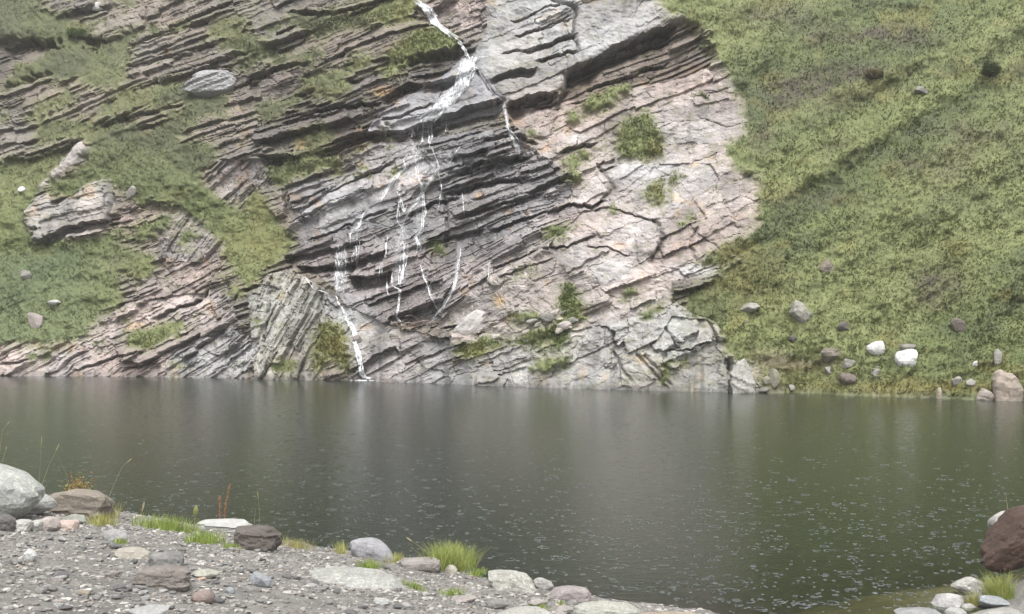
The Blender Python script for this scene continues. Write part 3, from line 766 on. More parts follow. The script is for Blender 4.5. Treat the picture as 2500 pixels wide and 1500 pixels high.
# raindrop splashes: a small raised ring and a crown in each
def splashes(n):
    vs_, fs_ = [], []
    base_i = 0
    S = 9
    ang = np.arange(S) / S * 2 * math.pi
    for _ in range(n):
        v_ = 1010 + 500 * random.random() ** 0.75
        u_ = random.uniform(-40, 2540)
        d = H * F / (v_ - HV)
        x, y = (u_ - U0) / F * d, d
        if abs(x) < 15.9 and y < 30 and ground(x, y) > -0.05:
            continue
        R = 0.010 + 0.016 * random.random() + 0.11 * random.random() ** 5
        wdt = min(0.006 + 0.07 * R, 0.010); hh = random.uniform(.004, .009)
        ca, sa = np.cos(ang), np.sin(ang)
        rings = [(R - wdt, 0.001), (R, hh), (R + wdt, 0.001)]
        pts = np.concatenate([np.stack([x + r * ca, y + r * sa, np.full(S, h)], -1) for r, h in rings])
        vs_.append(pts)
        i0 = np.arange(S); i1 = (i0 + 1) % S
        keep = np.ones(S, bool)
        if R > 0.05: keep = np.random.rand(S) > 0.35
        for rr in range(2):
            f = np.stack([i0 + rr * S, i1 + rr * S, i1 + (rr + 1) * S, i0 + (rr + 1) * S], -1) + base_i
            fs_.append(f[keep])
        base_i += 3 * S
        if R < 0.05 or random.random() < .3:   # crown
            c = random.uniform(.008, .016); t_ = random.uniform(.008, .022)
            pts = np.array([(x - c, y, 0), (x, y - c, 0), (x + c, y, 0), (x, y + c, 0), (x, y, t_), (x + .002, y, t_)])
            vs_.append(pts)
            fs_.append(np.array([(0, 1, 4, 5), (1, 2, 4, 5), (2, 3, 4, 5), (3, 0, 4, 5)]) + base_i)
            base_i += 6
    return np.concatenate(vs_), np.concatenate(fs_)
np.random.seed(3)
m, p, L = new_mat('splash_water')
tcn = N(m, 'ShaderNodeTexCoord'); nn = N(m, 'ShaderNodeTexNoise'); nn.inputs['Scale'].default_value = 3
L.new(tcn.outputs['Object'], nn.inputs[0])
rm = N(m, 'ShaderNodeMix', data_type='RGBA'); L.new(nn.outputs[0], rm.inputs[0]); rm.inputs[6].default_value = (.05, .056, .053, 1); rm.inputs[7].default_value = (.13, .142, .14, 1)
L.new(rm.outputs[2], p.inputs['Base Color']); p.inputs['Roughness'].default_value = 0.3; p.inputs['Specular IOR Level'].default_value = 0.15
vv_, ff_ = splashes(3200)
tag(obj('rain_splashes', mesh_np('rain_splashes', vv_, ff_, m)), kind='stuff', label='small rings and crowns of raindrops on the dark lake')

# ------------------------------------------------------------------ far vegetation
def tuft_mesh(name, pts, sizes, cols, blades=4, spread=0.7, broad=0.45, lean=(0, -0.25, 0), single=False):
    n = len(pts)
    B = blades
    az = rng.uniform(0, 2 * math.pi, (n, B)); el = rng.uniform(0.25, 1.0, (n, B))
    L_ = sizes[:, None] * rng.uniform(0.6, 1.25, (n, B))
    dirx = np.cos(az) * spread; diry = np.sin(az) * spread
    tip = np.stack([dirx * L_ + lean[0] * L_, diry * L_ + lean[1] * L_, el * L_], -1) + pts[:, None]
    wdt = (L_ * broad * rng.uniform(.6, 1.3, (n, B)))[..., None]
    side = np.stack([-np.sin(az), np.cos(az), np.zeros_like(az)], -1) * 0.5
    bp = pts[:, None] + np.stack([dirx, diry, np.zeros_like(az)], -1) * (sizes[:, None, None] * 0.15)
    mid = bp * 0.5 + tip * 0.5
    v0 = bp - side * wdt * 0.6; v1 = mid - side * wdt; v2 = tip; v3 = mid + side * wdt
    # two triangles per blade: a leaf-shaped kite
    if single:
        V_ = np.stack([bp - side * wdt, bp + side * wdt, tip], 2).reshape(-1, 3)
    else:
        V_ = np.stack([bp, v1, v2, v3], 2).reshape(-1, 3)
    nb = n * B; kv = 3 if single else 4
    f = (np.arange(nb) * kv)[:, None] + np.arange(kv)[None]
    cc = np.repeat(cols[:, None], B, 1) * rng.uniform(0.88, 1.14, (n, B, 1))
    cc = np.repeat(cc[:, :, None], kv, 2).reshape(-1, 3)
    return mesh_np(name, V_, f, M_LEAF, cc)

fine_c = np.where((us > -172) & (us < 2672))[0]
gi, gj = np.where(grass[:, fine_c])
gj = fine_c[gj]
ok = (PF[gi, gj, 2] > 0.12) & (V[gi, gj] > -40)
gi, gj = gi[ok], gj[ok]
PATCHES = [  # conspicuous patches on the rock: polygon index, name, label
 (5, 'moss_cushion', 'thick green moss cushion beside the top of the waterfall', 'moss patch'),
 (3, 'grass_patch', 'long thin grass patch below the dark roof left of the brook', 'grass patch'),
 (4, 'grass_patch', 'bright green grass wedge between grey ledges high on the upper left', 'grass patch'),
 (7, 'grass_patch', 'low green band just under the overhang left of the wet face', 'grass patch'),
 (10, 'grass_patch', 'largest green patch in the pale rock right of the falls', 'grass patch'),
 (12, 'moss_cushion', 'small isolated green cushion on the pale slab near the right grass edge', 'moss patch'),
 (17, 'grass_patch', 'bright green patch just right of the dead branches at the cliff foot', 'grass patch'),
 (18, 'grass_patch', 'long yellowish grass strip on top of the pale shore slabs', 'grass patch'),
 (19, 'shrub_patch', 'upright brown green strip of plants in the middle of the pale rock', 'shrub patch'),
 (22, 'moss_curtain', 'yellow moss hanging beside the lowest white stream', 'moss patch'),
 (23, 'grass_patch', 'olive patch on the low rocks at the left shore', 'grass patch'),
]
pid = np.full(len(gi), -1)
for n_, (pi_, *_r) in enumerate(PATCHES):
    pid[inpoly(GRASS_POLYS[pi_], UW[gi, gj], VW[gi, gj])] = n_
def scatter(sel, n, size):
    c = sel[rng.integers(0, len(sel), n)]
    i_, j_ = gi[c], gj[c]
    fu = rng.random(n)[:, None]; fv = rng.random(n)[:, None]
    i2 = np.minimum(i_ + 1, NR - 1); j2 = np.minimum(j_ + 1, NC - 1)
    p_ = PF[i_, j_] * (1 - fu) + PF[i_, j2] * fu
    p_ = p_ + (PF[i2, j_] - PF[i_, j_]) * fv
    p_ = p_ + rng.normal(size=(n, 3)) * np.array([.10, .03, .06])
    u_, v_ = U[i_, j_], V[i_, j_]
    col = meadow(u_, v_)
    sz_ = size * rng.uniform(0.55, 1.5, n) * (0.7 + 0.6 * vnoise(u_ / 40, v_ / 26, 301))
    return p_, sz_, col
p_, sz_, col_ = scatter(np.where(pid < 0)[0], 140000, 0.092)
tag(obj('hillside_grass', tuft_mesh('hillside_grass', p_, sz_, col_, blades=5, broad=0.42, single=True)), kind='stuff', label='low alpine grass and heather covering the slopes')
for n_, (pi_, nme, lab, cat) in enumerate(PATCHES):
    sel = np.where(pid == n_)[0]
    if len(sel) < 5: continue
    p_, sz_, col_ = scatter(sel, max(60, int(len(sel) * 0.8)), 0.12); col_ = col_ * 1.05
    tag(obj(nme, tuft_mesh(nme, p_, sz_, col_, blades=5, broad=.42, single=True)), lab, cat)

# ------------------------------------------------------------------ rain mist
def haze(x0, x1, y0, y1, z0, z1, dens):
    vs_ = [(x, y, z) for z in (z0, z1) for y in (y0, y1) for x in (x0, x1)]
    fs_ = [(0, 2, 3, 1), (4, 5, 7, 6), (0, 1, 5, 4), (2, 6, 7, 3), (0, 4, 6, 2), (1, 3, 7, 5)]
    m = bpy.data.materials.new('mist'); m.use_nodes = True
    t_ = m.node_tree; t_.nodes.remove(t_.nodes['Principled BSDF'])
    pv = t_.nodes.new('ShaderNodeVolumePrincipled'); pv.inputs['Density'].default_value = dens; pv.inputs['Color'].default_value = (.93, .94, .95, 1)
    pv.inputs['Anisotropy'].default_value = 0.2
    t_.links.new(pv.outputs[0], t_.nodes['Material Output'].inputs['Volume'])
    o = obj('haze', mesh_np('haze', vs_, fs_, m)); tag(o, kind='stuff', label='thin rain mist over the lake')
haze(-175, 175, -75, 165, -5.0, float(P[..., 2].max()) + 2, 0.0005)

# ------------------------------------------------------------------ waterfall
def film_material():
    m, p, L = new_mat('thin_water_film')
    tc = N(m, 'ShaderNodeTexCoord'); mp = N(m, 'ShaderNodeMapping'); mp.inputs['Scale'].default_value = (8, 2, 1.6)
    L.new(tc.outputs['Object'], mp.inputs[0])
    n = N(m, 'ShaderNodeTexNoise'); n.inputs['Scale'].default_value = 1.6; n.inputs['Detail'].default_value = 7; n.inputs['Roughness'].default_value = 0.72
    L.new(mp.outputs[0], n.inputs[0])
    a = N(m, 'ShaderNodeMapRange'); a.inputs[1].default_value = 0.42; a.inputs[2].default_value = 0.62; a.inputs[3].default_value = 0.03; a.inputs[4].default_value = 0.85
    L.new(n.outputs[0], a.inputs[0])
    at = N(m, 'ShaderNodeAttribute', attribute_name='body'); mm = N(m, 'ShaderNodeMath', operation='MULTIPLY')
    L.new(a.outputs[0], mm.inputs[0]); L.new(at.outputs['Fac'], mm.inputs[1]); L.new(mm.outputs[0], p.inputs['Alpha'])
    p.inputs['Base Color'].default_value = (0.86, 0.87, 0.89, 1); p.inputs['Roughness'].default_value = 0.4
    return m
M_FILM = film_material()
def film_mesh(pl, wds, name, dense=1.0):
    """a thin sheet of water following the rock; wds: width in px at each point"""
    pl = np.array(pl, float); seg = np.hypot(*(np.diff(pl, axis=0).T)); cum = np.concatenate([[0], np.cumsum(seg)])
    m_ = int(cum[-1] / 4) + 2; K = 9
    tt = np.linspace(0, cum[-1], m_)
    uc = np.interp(tt, cum, pl[:, 0]); vc = np.interp(tt, cum, pl[:, 1]); ww = np.interp(tt, cum, wds) * (0.8 + 0.4 * vnoise(tt / 12, tt * 0, 431))
    G = np.zeros((m_, K, 3))
    for i in range(m_):
        for k_ in range(K):
            G[i, k_] = far(uc[i] + (k_ / (K - 1) - .5) * ww[i], vc[i], 0.10, 4)
    fi = (np.arange(m_ - 1)[:, None] * K + np.arange(K - 1)[None]).reshape(-1)
    return mesh_np(name, G.reshape(-1, 3), np.stack([fi, fi + 1, fi + K + 1, fi + K], -1), M_FILM, smooth=True,
                   attrs={'body': dense * (np.sin(np.arange(K) / (K - 1) * math.pi)[None] * np.minimum(1, np.minimum(np.arange(m_), m_ - 1 - np.arange(m_)) / 5.0)[:, None]).reshape(-1)})
def strand_mesh(paths, name, thin=1.0):
    """paths: list of (pixel polyline, width px, strands). Ribbons of white water lying proud of the rock."""
    vs_, fs_ = [], []; bi = 0
    for pl, wpx, ns in paths:
        pl = np.array(pl, float)
        seg = np.hypot(*(np.diff(pl, axis=0).T)); cum = np.concatenate([[0], np.cumsum(seg)])
        for sidx in range(ns):
            m_ = max(3, int(cum[-1] / 3.5))
            tt = np.linspace(0, cum[-1], m_)
            if ns > 1:
                a0 = random.uniform(0, .5) * cum[-1] if sidx else 0
                a1 = random.uniform(min(a0 / cum[-1] + .35, 1), 1) * cum[-1] if sidx else cum[-1]
                tt = np.linspace(a0, max(a1, a0 + 8), max(3, int((a1 - a0) / 3.5)))
                m_ = len(tt)
            u_ = np.interp(tt, cum, pl[:, 0]); v_ = np.interp(tt, cum, pl[:, 1])
            o_ = (random.uniform(-.5, .5) if ns > 1 else 0) * wpx
            ph = random.uniform(0, 99)
            u_ = u_ + o_ + fbm(tt / 14 + ph, tt * 0 + sidx, 3, 401) * (1.6 + 0.22 * wpx)
            w_ = thin * wpx / (ns ** 0.75) * (0.35 + 1.0 * vnoise(tt / 9 + ph, tt * 0 + sidx * 3, 403))
            gap = vnoise(tt / 12 + ph, tt * 0 + sidx * 5 + 2, 405)
            w_ = w_ * np.clip((gap - 0.1) * 5, 0.3, 1)
            pts = np.array([far(a_, b_, 0.0, 4) for a_, b_ in zip(u_, v_)])
            # water keeps falling forward instead of creeping into hollows
            ysm = pts[:, 1].copy()
            for i in range(1, m_ - 1):
                ysm[i] = min(pts[i, 1], 0.5 * (pts[i - 1, 1] + pts[i + 1, 1]) + .1)
            pts[:, 1] = ysm - 0.16
            pts[:, 0] = (u_ - U0) / F * pts[:, 1]; pts[:, 2] = H + (HV - v_) / F * pts[:, 1]
            hw = w_ / 2 / F * pts[:, 1]
            dv = np.gradient(v_); du = np.gradient(u_)
            nrm = np.hypot(du, dv) + 1e-6
            nx, nz = dv / nrm, du / nrm
            Lp = pts + np.stack([-nx * hw, hw * 0 + 0.03, -nz * hw], -1)
            Rp = pts + np.stack([nx * hw, hw * 0 + 0.03, nz * hw], -1)
            Mp = pts + np.stack([hw * 0, -hw * 0.6 - 0.02, hw * 0], -1)
            allp = np.concatenate([Lp, Mp, Rp]); vs_.append(allp)
            i0 = np.arange(m_ - 1)
            kp = (w_[:-1] > 0) | (w_[1:] > 0)
            f1 = np.stack([i0, i0 + 1, i0 + 1 + m_, i0 + m_], -1)[kp] + bi
            f2 = f1 + m_
            fs_ += [f1, f2]; bi += 3 * m_
    return mesh_np(name, np.concatenate(vs_), np.concatenate(fs_), M_FOAM, smooth=True)
fall = empty('waterfall', far(1030, 330))
tag(fall, 'thin white waterfall running down the grey rock face in many strands', 'waterfall')
def part(me, name, par, label=None):
    o = obj(name, me, par)
    o.matrix_parent_inverse.identity()
    o.location = -par.location
    if label: o['label'] = label
    return o
FALLS = [
 ('brook', [(1012, -5), (1037, 19), (1053, 39), (1064, 57), (1095, 81), (1117, 97)], 18, 12), ('brook', [(1012, 8), (1050, 22), (1066, 50)], 16, 6), ('brook', [(1117, 97), (1130, 120), (1143, 142)], 12, 7),
 ('cascade', [(1143, 140), (1137, 162), (1130, 188), (1124, 210), (1104, 233), (1079, 252), (1059, 278), (1036, 298)], 34, 34), ('cascade', [(1154, 138), (1142, 170), (1128, 205)], 34, 20), ('cascade', [(1130, 195), (1085, 250), (1056, 297)], 18, 12),
 ('cascade', [(1143, 143), (1165, 141), (1190, 138)], 7, 4), ('cascade', [(1137, 150), (1160, 168)], 12, 5),
 ('free_fall', [(1033, 298), (1032, 348)], 7, 4), ('free_fall', [(1056, 295), (1053, 320), (1050, 360)], 8, 5), ('free_fall', [(1046, 300), (1044, 335)], 4, 2), ('free_fall', [(1088, 286), (1088, 322)], 4, 2), ('free_fall', [(1008, 312), (1008, 335)], 5, 2), ('free_fall', [(1022, 305), (1020, 330)], 4, 2),
 ('trickle', [(1032, 345), (1020, 369), (1017, 401), (1017, 427), (1030, 453), (1030, 466), (1037, 505), (1033, 547), (1030, 566), (1014, 579), (1024, 602), (1018, 622)], 9, 7),
 ('trickle', [(1050, 358), (1062, 380), (1070, 410), (1046, 450), (1017, 495), (991, 528), (982, 550), (985, 605), (988, 628)], 7, 6),
 ('trickle', [(1000, 365), (985, 390), (990, 410), (960, 440), (930, 490)], 10, 5), ('trickle', [(975, 480), (985, 520), (990, 500)], 6, 3), ('trickle', [(965, 440), (975, 490), (970, 540), (985, 560)], 5, 3),
 ('trickle', [(988, 600), (985, 640), (975, 700)], 12, 5), ('trickle', [(950, 575), (946, 589), (943, 631)], 7, 4), ('trickle', [(959, 663), (956, 696), (978, 709), (969, 773), (988, 802)], 7, 6),
 ('trickle', [(900, 505), (885, 524), (875, 553), (852, 573), (852, 595)], 8, 6), ('veil', [(832, 596), (830, 644), (830, 718)], 26, 16), ('veil', [(870, 590), (866, 650)], 14, 6), ('trickle', [(945, 670), (948, 720)], 7, 3),
 ('trickle', [(1124, 605), (1120, 637), (1114, 676), (1108, 705), (1088, 738), (1049, 793)], 7, 6), ('trickle', [(1024, 644), (1033, 673), (1046, 705), (1053, 731), (1069, 754)], 6, 4),
 ('trickle', [(1166, 168), (1185, 200), (1205, 230), (1229, 246)], 2.5, 2), ('free_fall', [(1230, 250), (1235, 280), (1240, 312)], 3.5, 3), ('trickle', [(1240, 312), (1266, 343), (1268, 378)], 3, 3), ('trickle', [(1130, 470), (1133, 530)], 3, 2), ('trickle', [(1098, 400), (1115, 370), (1135, 345)], 3, 2),
 ('veil', [(930, 640), (925, 690)], 16, 6), ('trickle', [(1072, 420), (1080, 460), (1068, 520)], 3, 2), ('trickle', [(1195, 640), (1190, 690)], 2, 1),
]
for nme_, pl_, wd_, ns_ in FALLS:
    part(strand_mesh([(pl_, wd_, ns_)], nme_, {'veil': .35, 'cascade': .8, 'free_fall': .75, 'brook': .8}.get(nme_, .75)), nme_, fall)
for nme_, pl_, w_ in [('film', [(1016, 0), (1040, 22), (1064, 57), (1117, 97)], [34, 30, 26, 14]), ('film', [(1146, 138), (1134, 175), (1122, 212), (1100, 240), (1075, 262), (1045, 298)], [40, 36, 40, 48, 60, 66]),
                      ('film', [(1040, 302), (1035, 350)], [60, 40]), ('film', [(1025, 350), (1010, 400), (985, 470)], [50, 80, 70]), ('film', [(1030, 460), (1020, 530), (1018, 610)], [26, 26, 24]),
                      ('film', [(985, 545), (980, 620), (975, 700)], [40, 50, 46]), ('film', [(835, 592), (832, 720)], [46, 40]), ('film', [(880, 530), (860, 595)], [30, 40]), ('film', [(1124, 605), (1112, 690), (1090, 738), (1050, 793)], [16, 14, 14, 18]), ('film', [(1062, 380), (1046, 450), (1000, 520)], [22, 20, 20]), ('film', [(960, 440), (920, 500), (885, 530)], [34, 30, 26]), ('film', [(1024, 640), (1045, 705), (1068, 752)], [12, 12, 12]), ('film', [(1230, 250), (1240, 312), (1268, 376)], [12, 12, 16])]:
    part(film_mesh(pl_, w_, nme_, 1.0 if pl_[0][1] < 290 else .42), nme_, fall)
st = obj('stream', strand_mesh([([(745, 676), (765, 705), (800, 715)], 4, 2), ([(820, 722), (833, 747), (849, 783), (865, 809), (868, 838), (875, 870), (881, 896), (888, 924)], 12, 9), ([(880, 895), (893, 921), (910, 926)], 12, 4)], 'stream'))
fv, ff = [], []
pst = far(885, 925); 
for i in range(45):
    a_ = random.uniform(0, 6.28); r_f = abs(random.gauss(0, .42)); c_f = np.array([pst[0] + .15 + r_f * math.cos(a_), pst[1] - .45 - .4 * abs(r_f * math.sin(a_)), .015])
    w_f = random.uniform(.04, .16); b0 = len(fv)
    fv += [tuple(c_f + np.array([w_f * math.cos(t_), w_f * .7 * math.sin(t_), 0])) for t_ in np.arange(6) / 6 * 6.283] + [tuple(c_f + np.array([0, 0, w_f * .35]))]
    ff += [(b0 + q_, b0 + (q_ + 1) % 6, b0 + 6) for q_ in range(6)]
tag(obj('foam', mesh_np('foam', fv, ff, M_FOAM)), kind='stuff', label='white foam where the stream meets the lake')
tag(st, 'bright white stream dropping into the lake beside the yellow moss', 'stream')

# ------------------------------------------------------------------ rocks
def ico(sub):
    import bmesh
    bm = bmesh.new(); bmesh.ops.create_icosphere(bm, subdivisions=sub, radius=1)
    v_ = np.array([v.co[:] for v in bm.verts]); f_ = np.array([[x.index for x in f.verts] for f in bm.faces]); bm.free()
    return v_, f_
ICO = {i: ico(i) for i in (1, 2, 3, 4, 5)}
def rock_shape(seed, sub=3, round_=0.22, planes=11, layers=0.0, rough=0.06, lean=0.0, box=0.0):
    """a broken stone in the unit box: a ball cut by planes, part rounded, roughened, optionally bedded. Base at z=0."""
    rg = np.random.default_rng(seed)
    d, f = ICO[sub]
    pn = rg.normal(size=(planes, 3)); pn /= np.linalg.norm(pn, axis=1)[:, None]
    pd = rg.uniform(0.55, 0.9, planes)
    dots = d @ pn.T
    rr = np.where(dots > 0.05, pd[None] / np.maximum(dots, 0.05), 9).min(1)
    rr = np.minimum(rr, 1.25)
    r = rr * (1 - round_) + 0.85 * round_
    if box:
        rb = 1 / (np.abs(d[:, 0]) ** 6 + np.abs(d[:, 1]) ** 6 + np.abs(d[:, 2]) ** 5) ** (1 / 5.6)
        r = r * (1 - box) + np.minimum(rb * 0.8, rr * 1.25) * box
    v_ = d * r[:, None]
    n3 = fbm(d[:, 0] * 2.5 + seed, d[:, 1] * 2.5 + d[:, 2] * 3.1, 4, seed) 
    v_ = v_ * (1 + rough * 2 * n3[:, None])
    if layers:
        zz_ = v_[:, 2] * 5 + v_[:, 0] * 1.2 + 0.5 * n3
        kk = np.floor(zz_); tt = zz_ - kk
        sc = 1 + layers * (hash2(kk, kk * 0 + seed, 3) - 0.5) - layers * 0.4 * (tt > 0.8)
        v_[:, :2] *= sc[:, None]
    v_[:, 0] += lean * v_[:, 2]
    lo = v_.min(0); hi = v_.max(0)
    v_ = (v_ - lo) / (hi - lo)
    v_[:, :2] -= 0.5
    return v_, f
_rm = {}
def stone_mat(col, lichen=None, rough=0.75, key=None):
    kk = (tuple(col), lichen, rough)
    if kk not in _rm:
        _rm[kk] = rock_material('stone', tuple(col), rough=rough, scale=3.0, contrast=0.42, bump=0.7, bdist=0.03, stretch=(1, 1, 2.6), lichen=lichen)
    return _rm[kk]
PALE = (0.33, 0.322, 0.3); GREY = (0.225, 0.218, 0.208); LILAC = (0.26, 0.25, 0.262); BROWN = (0.12, 0.1, 0.085); CREAM = (0.35, 0.325, 0.275); RED = (0.07, 0.042, 0.031)
PINK = (0.31, 0.275, 0.255); WHITE = (0.46, 0.455, 0.44); TAN = (0.26, 0.22, 0.17); BLUE = (0.26, 0.275, 0.285); DARK = (0.075, 0.067, 0.062); OLIVE = (0.17, 0.16, 0.12)
LICH = (0.42, 0.44, 0.36, 22.0); LICHD = (0.17, 0.17, 0.15, 30.0); LICHF = (0.13, 0.13, 0.08, 3.0)
seedc = [100]
def stone(where, u0, u1, vt, vb, col, label, cat='stone', name='stone', lichen=None, depth=0.8, sink=None, rot=None, sub=3, rough=0.05, rz=None, seed=None, tilt=0, **kw):
    """a stone that fills u0..u1 x vt..vb of the picture, standing where its foot touches the ground"""
    seedc[0] += 1
    if where == 'f' and col in (PALE, GREY): col = (.22, .21, .185) if col == PALE else (.16, .155, .135)
    if where == 'n': col = tuple(x * .86 for x in col)
    if where == 'f': kw.setdefault('round_', 0.08); kw.setdefault('planes', 8)
    if sink is None: sink = 0.42 if where == 'n' else 0.5
    sd = seed or seedc[0]
    p_ = near((u0 + u1) / 2, vb) if where == 'n' else far((u0 + u1) / 2, vb)
    sc = p_[1] / F
    wx_ = (u1 - u0) * sc; hz = (vb - vt) * sc
    v_, f_ = rock_shape(sd, sub=sub, rough=rough, **kw)
    dy = wx_ * depth
    if where == 'n':
        # part of the height seen is the top face seen from above
        elev = max(0.05, (H - p_[2]) / p_[1])
        hz = max(hz - 0.62 * dy * elev, hz * 0.4)
        if 'round_' not in kw and 'box' not in kw: kw['box'] = .4; kw['round_'] = .1
        p_[1] += dy * 0.3
    v_ = v_ * np.array([wx_, dy, hz * (1 + sink)])
    v_[:, 2] -= hz * sink
    me_ = mesh_np(name, v_, f_, stone_mat(col, lichen), smooth=False)
    o = obj(name, me_)
    o.location = p_
    o.rotation_euler = (rot or 0, tilt, rz if rz is not None else random.uniform(-.25, .25))
    return tag(o, label, cat)

def px(o):
    l = o.location
    return (U0 + l.x / l.y * F, HV - (l.z - H) / l.y * F)
ORD = ['', 'second ', 'third ']
def label_by_neighbours(objs, marks, reach, deep=2):
    """objs: list of (object, noun phrase). Gives each a label by its nearest landmark and side; unnamed ones are removed."""
    pos = [px(o) for o, _ in objs]
    done = {}
    cands = []
    for mi, (mu, mv, mname) in enumerate(marks):
        for side in ('left of', 'right of', 'above', 'below'):
            per = {}
            for i, (pu, pv) in enumerate(pos):
                du, dv = pu - mu, (pv - mv) * 2
                d_ = math.hypot(du, dv)
                if d_ > reach: continue
                sd = ('left of' if du < 0 else 'right of') if abs(du) >= abs(dv) else ('above' if dv < 0 else 'below')
                if sd == side: per.setdefault(objs[i][1], []).append((d_, i))
            for noun, lst in per.items():
                for rank, (d_, i) in enumerate(sorted(lst)[:deep]):
                    cands.append((rank, d_, i, noun, side, mname))
    for rank, d_, i, noun, side, mname in sorted(cands, key=lambda c: (c[0], c[1])):
        if i in done: continue
        sidew = {'above': 'behind', 'below': 'in front of'}.get(side, side) if reach_word == 'bank' else side
        done[i] = noun + ', ' + ORD[rank] + 'nearest ' + sidew + ' ' + mname
    for i, (o, _) in enumerate(objs):
        if i in done: o['label'] = done[i]
        else: bpy.data.objects.remove(o)
def hull_rock(pts, col, label, cat, name):
    """a broken block: the hull of corners given as picture column, row and metres behind the cliff surface there"""
    import bmesh
    y0_ = float(np.median([far(u_, v_)[1] for u_, v_, _ in pts]))
    W = np.array([((u_ - U0) / F * y0_, y0_ + d_, H + (HV - v_) / F * y0_) for u_, v_, d_ in pts])
    o_ = W.mean(0); W = W - o_
    bm = bmesh.new()
    for p_ in W: bm.verts.new(p_)
    r_h = bmesh.ops.convex_hull(bm, input=bm.verts)
    bmesh.ops.delete(bm, geom=[g for g in r_h['geom_interior'] if isinstance(g, bmesh.types.BMVert)], context='VERTS')
    tmp = bpy.data.meshes.new('hull'); bm.to_mesh(tmp); bm.free()
    to = link(bpy.data.objects.new('hull', tmp))
    md = to.modifiers.new('r', 'REMESH'); md.mode = 'VOXEL'; md.voxel_size = 0.11
    dg = bpy.context.evaluated_depsgraph_get(); ev = to.evaluated_get(dg).to_mesh()
    v_ = np.array([v.co[:] for v in ev.vertices]); ev.calc_loop_triangles()
    f_ = np.array([t_.vertices[:] for t_ in ev.loop_triangles])
    bpy.data.objects.remove(to); bpy.data.meshes.remove(tmp)
    lay = (v_[:, 2] * .94 - v_[:, 0] * .34) * 4.2
    st_ = hash2(np.floor(lay), np.floor(lay) * 0, 5) - .5
    v_[:, 1] += 0.22 * st_ + 0.12 * fbm(v_[:, 0] * 3, v_[:, 2] * 6, 3, 77)
    v_[:, 0] += 0.16 * st_ + 0.08 * fbm(v_[:, 1] * 3, v_[:, 2] * 5, 3, 78)
    o = obj(name, mesh_np(name, v_, f_, stone_mat(col)))
    o.location = o_
    return tag(o, label, cat)
# right slope
stone('f', 1934, 1986, 729, 771, PALE, 'grey boulder alone in the grass, highest large one on the lower right slope', 'boulder', 'boulder', lichen=LICHF, layers=.22, tilt=-.4, planes=6)
stone('f', 1807, 1857, 740, 756, PALE, 'long thin pale slab lying in the turf right of the rock face', 'stone', 'slab')
stone('f', 2116, 2160, 832, 859, WHITE, 'smooth bright white boulder on the right slope', 'boulder', 'boulder', round_=0.5)
stone('f', 2184, 2240, 853, 887, WHITE, 'white boulder under a small capstone on the right slope', 'boulder', 'boulder', round_=0.35)
stone('f', 2196, 2236, 840, 860, GREY, 'small grey capstone on top of the white boulder', 'stone', 'stone', lichen=LICHF)
stone('f', 2320, 2359, 775, 803, BROWN, 'brown rock half buried in the green slope above the big shore boulder', 'boulder', 'boulder')
stone('f', 2043, 2072, 786, 803, DARK, 'small dark rock in the grass above the white boulders', 'stone', 'stone', lichen=LICHF)
stone('f', 1925, 1948, 817, 834, DARK, 'dark little rock in grass below the lone grey boulder', 'stone', 'stone')
stone('f', 2004, 2058, 848, 876, (0.14, 0.12, 0.095), 'brown slab above the bare earth scar near the shore', 'boulder', 'boulder', layers=.2)
stone('f', 2056, 2088, 875, 892, PALE, 'pale stone just under the brown slab near the shore', 'stone', 'stone')
stone('f', 2012, 2036, 894, 908, PALE, 'pale flat stone left of the hollow brown rock', 'stone', 'stone')
stone('f', 2047, 2090, 910, 934, (0.11, 0.09, 0.075), 'brown hollow rock with a dark underside near the shore', 'boulder', 'boulder', layers=.3)
stone('f', 2126, 2148, 901, 914, PALE, 'small pale stone in the grass below the white boulders', 'stone', 'stone')
stone('f', 1876, 1903, 900, 932, OLIVE, 'pointed greyish stone standing right of the last pale shore block', 'stone', 'stone')
stone('f', 1862, 1884, 918, 934, OLIVE, 'low olive stone at the foot of the pointed stone', 'stone', 'stone')
stone('f', 2365, 2381, 883, 896, WHITE, 'tiny white stone in the grass left of the big shore boulder', 'stone', 'stone')
stone('f', 2419, 2440, 850, 876, PALE, 'pale upright stone above the big shore boulder', 'stone', 'stone')
stone('f', 2325, 2350, 918, 934, PALE, 'pale stone low in the grass near the right shore, left of a flat one', 'stone', 'stone')
stone('f', 2352, 2378, 924, 938, PALE, 'flat pale stone beside the big shore boulder, towards the open slope', 'stone', 'stone')
stone('f', 2424, 2496, 902, 979, (0.244, 0.204, 0.167), 'large brownish boulder at the waterline on the far right', 'boulder', 'boulder', box=0.80, layers=.12, sub=4)
stone('f', 2384, 2428, 948, 975, (0.24, 0.21, 0.18), 'dark broken rock at the waterline left of the large brownish boulder', 'boulder', 'boulder', layers=.2)
stone('f', 2286, 2300, 945, 970, TAN, 'small upright tan stone at the water edge', 'stone', 'stone')
stone('f', 1999, 2038, 630, 658, (0.15, 0.13, 0.10), 'brown rock poking out of the middle of the right slope', 'boulder', 'boulder', layers=.2)
stone('f', 2228, 2265, 211, 227, GREY, 'flat grey stone high on the right slope', 'stone', 'stone', layers=.2)
stone('f', 1781, 1850, 876, 964, (0.311, 0.303, 0.274), 'pale broken block standing in the water at the end of the rock shore', 'boulder', 'boulder', sub=4, planes=9, layers=.25, round_=.15)
stone('f', 1850, 1885, 946, 956, GREY, 'flat grey stone in the water beside the last pale block', 'stone', 'stone')
stone('f', 1925, 1945, 938, 950, PALE, 'pale pebble at the foot of the right grass bank', 'stone', 'stone')
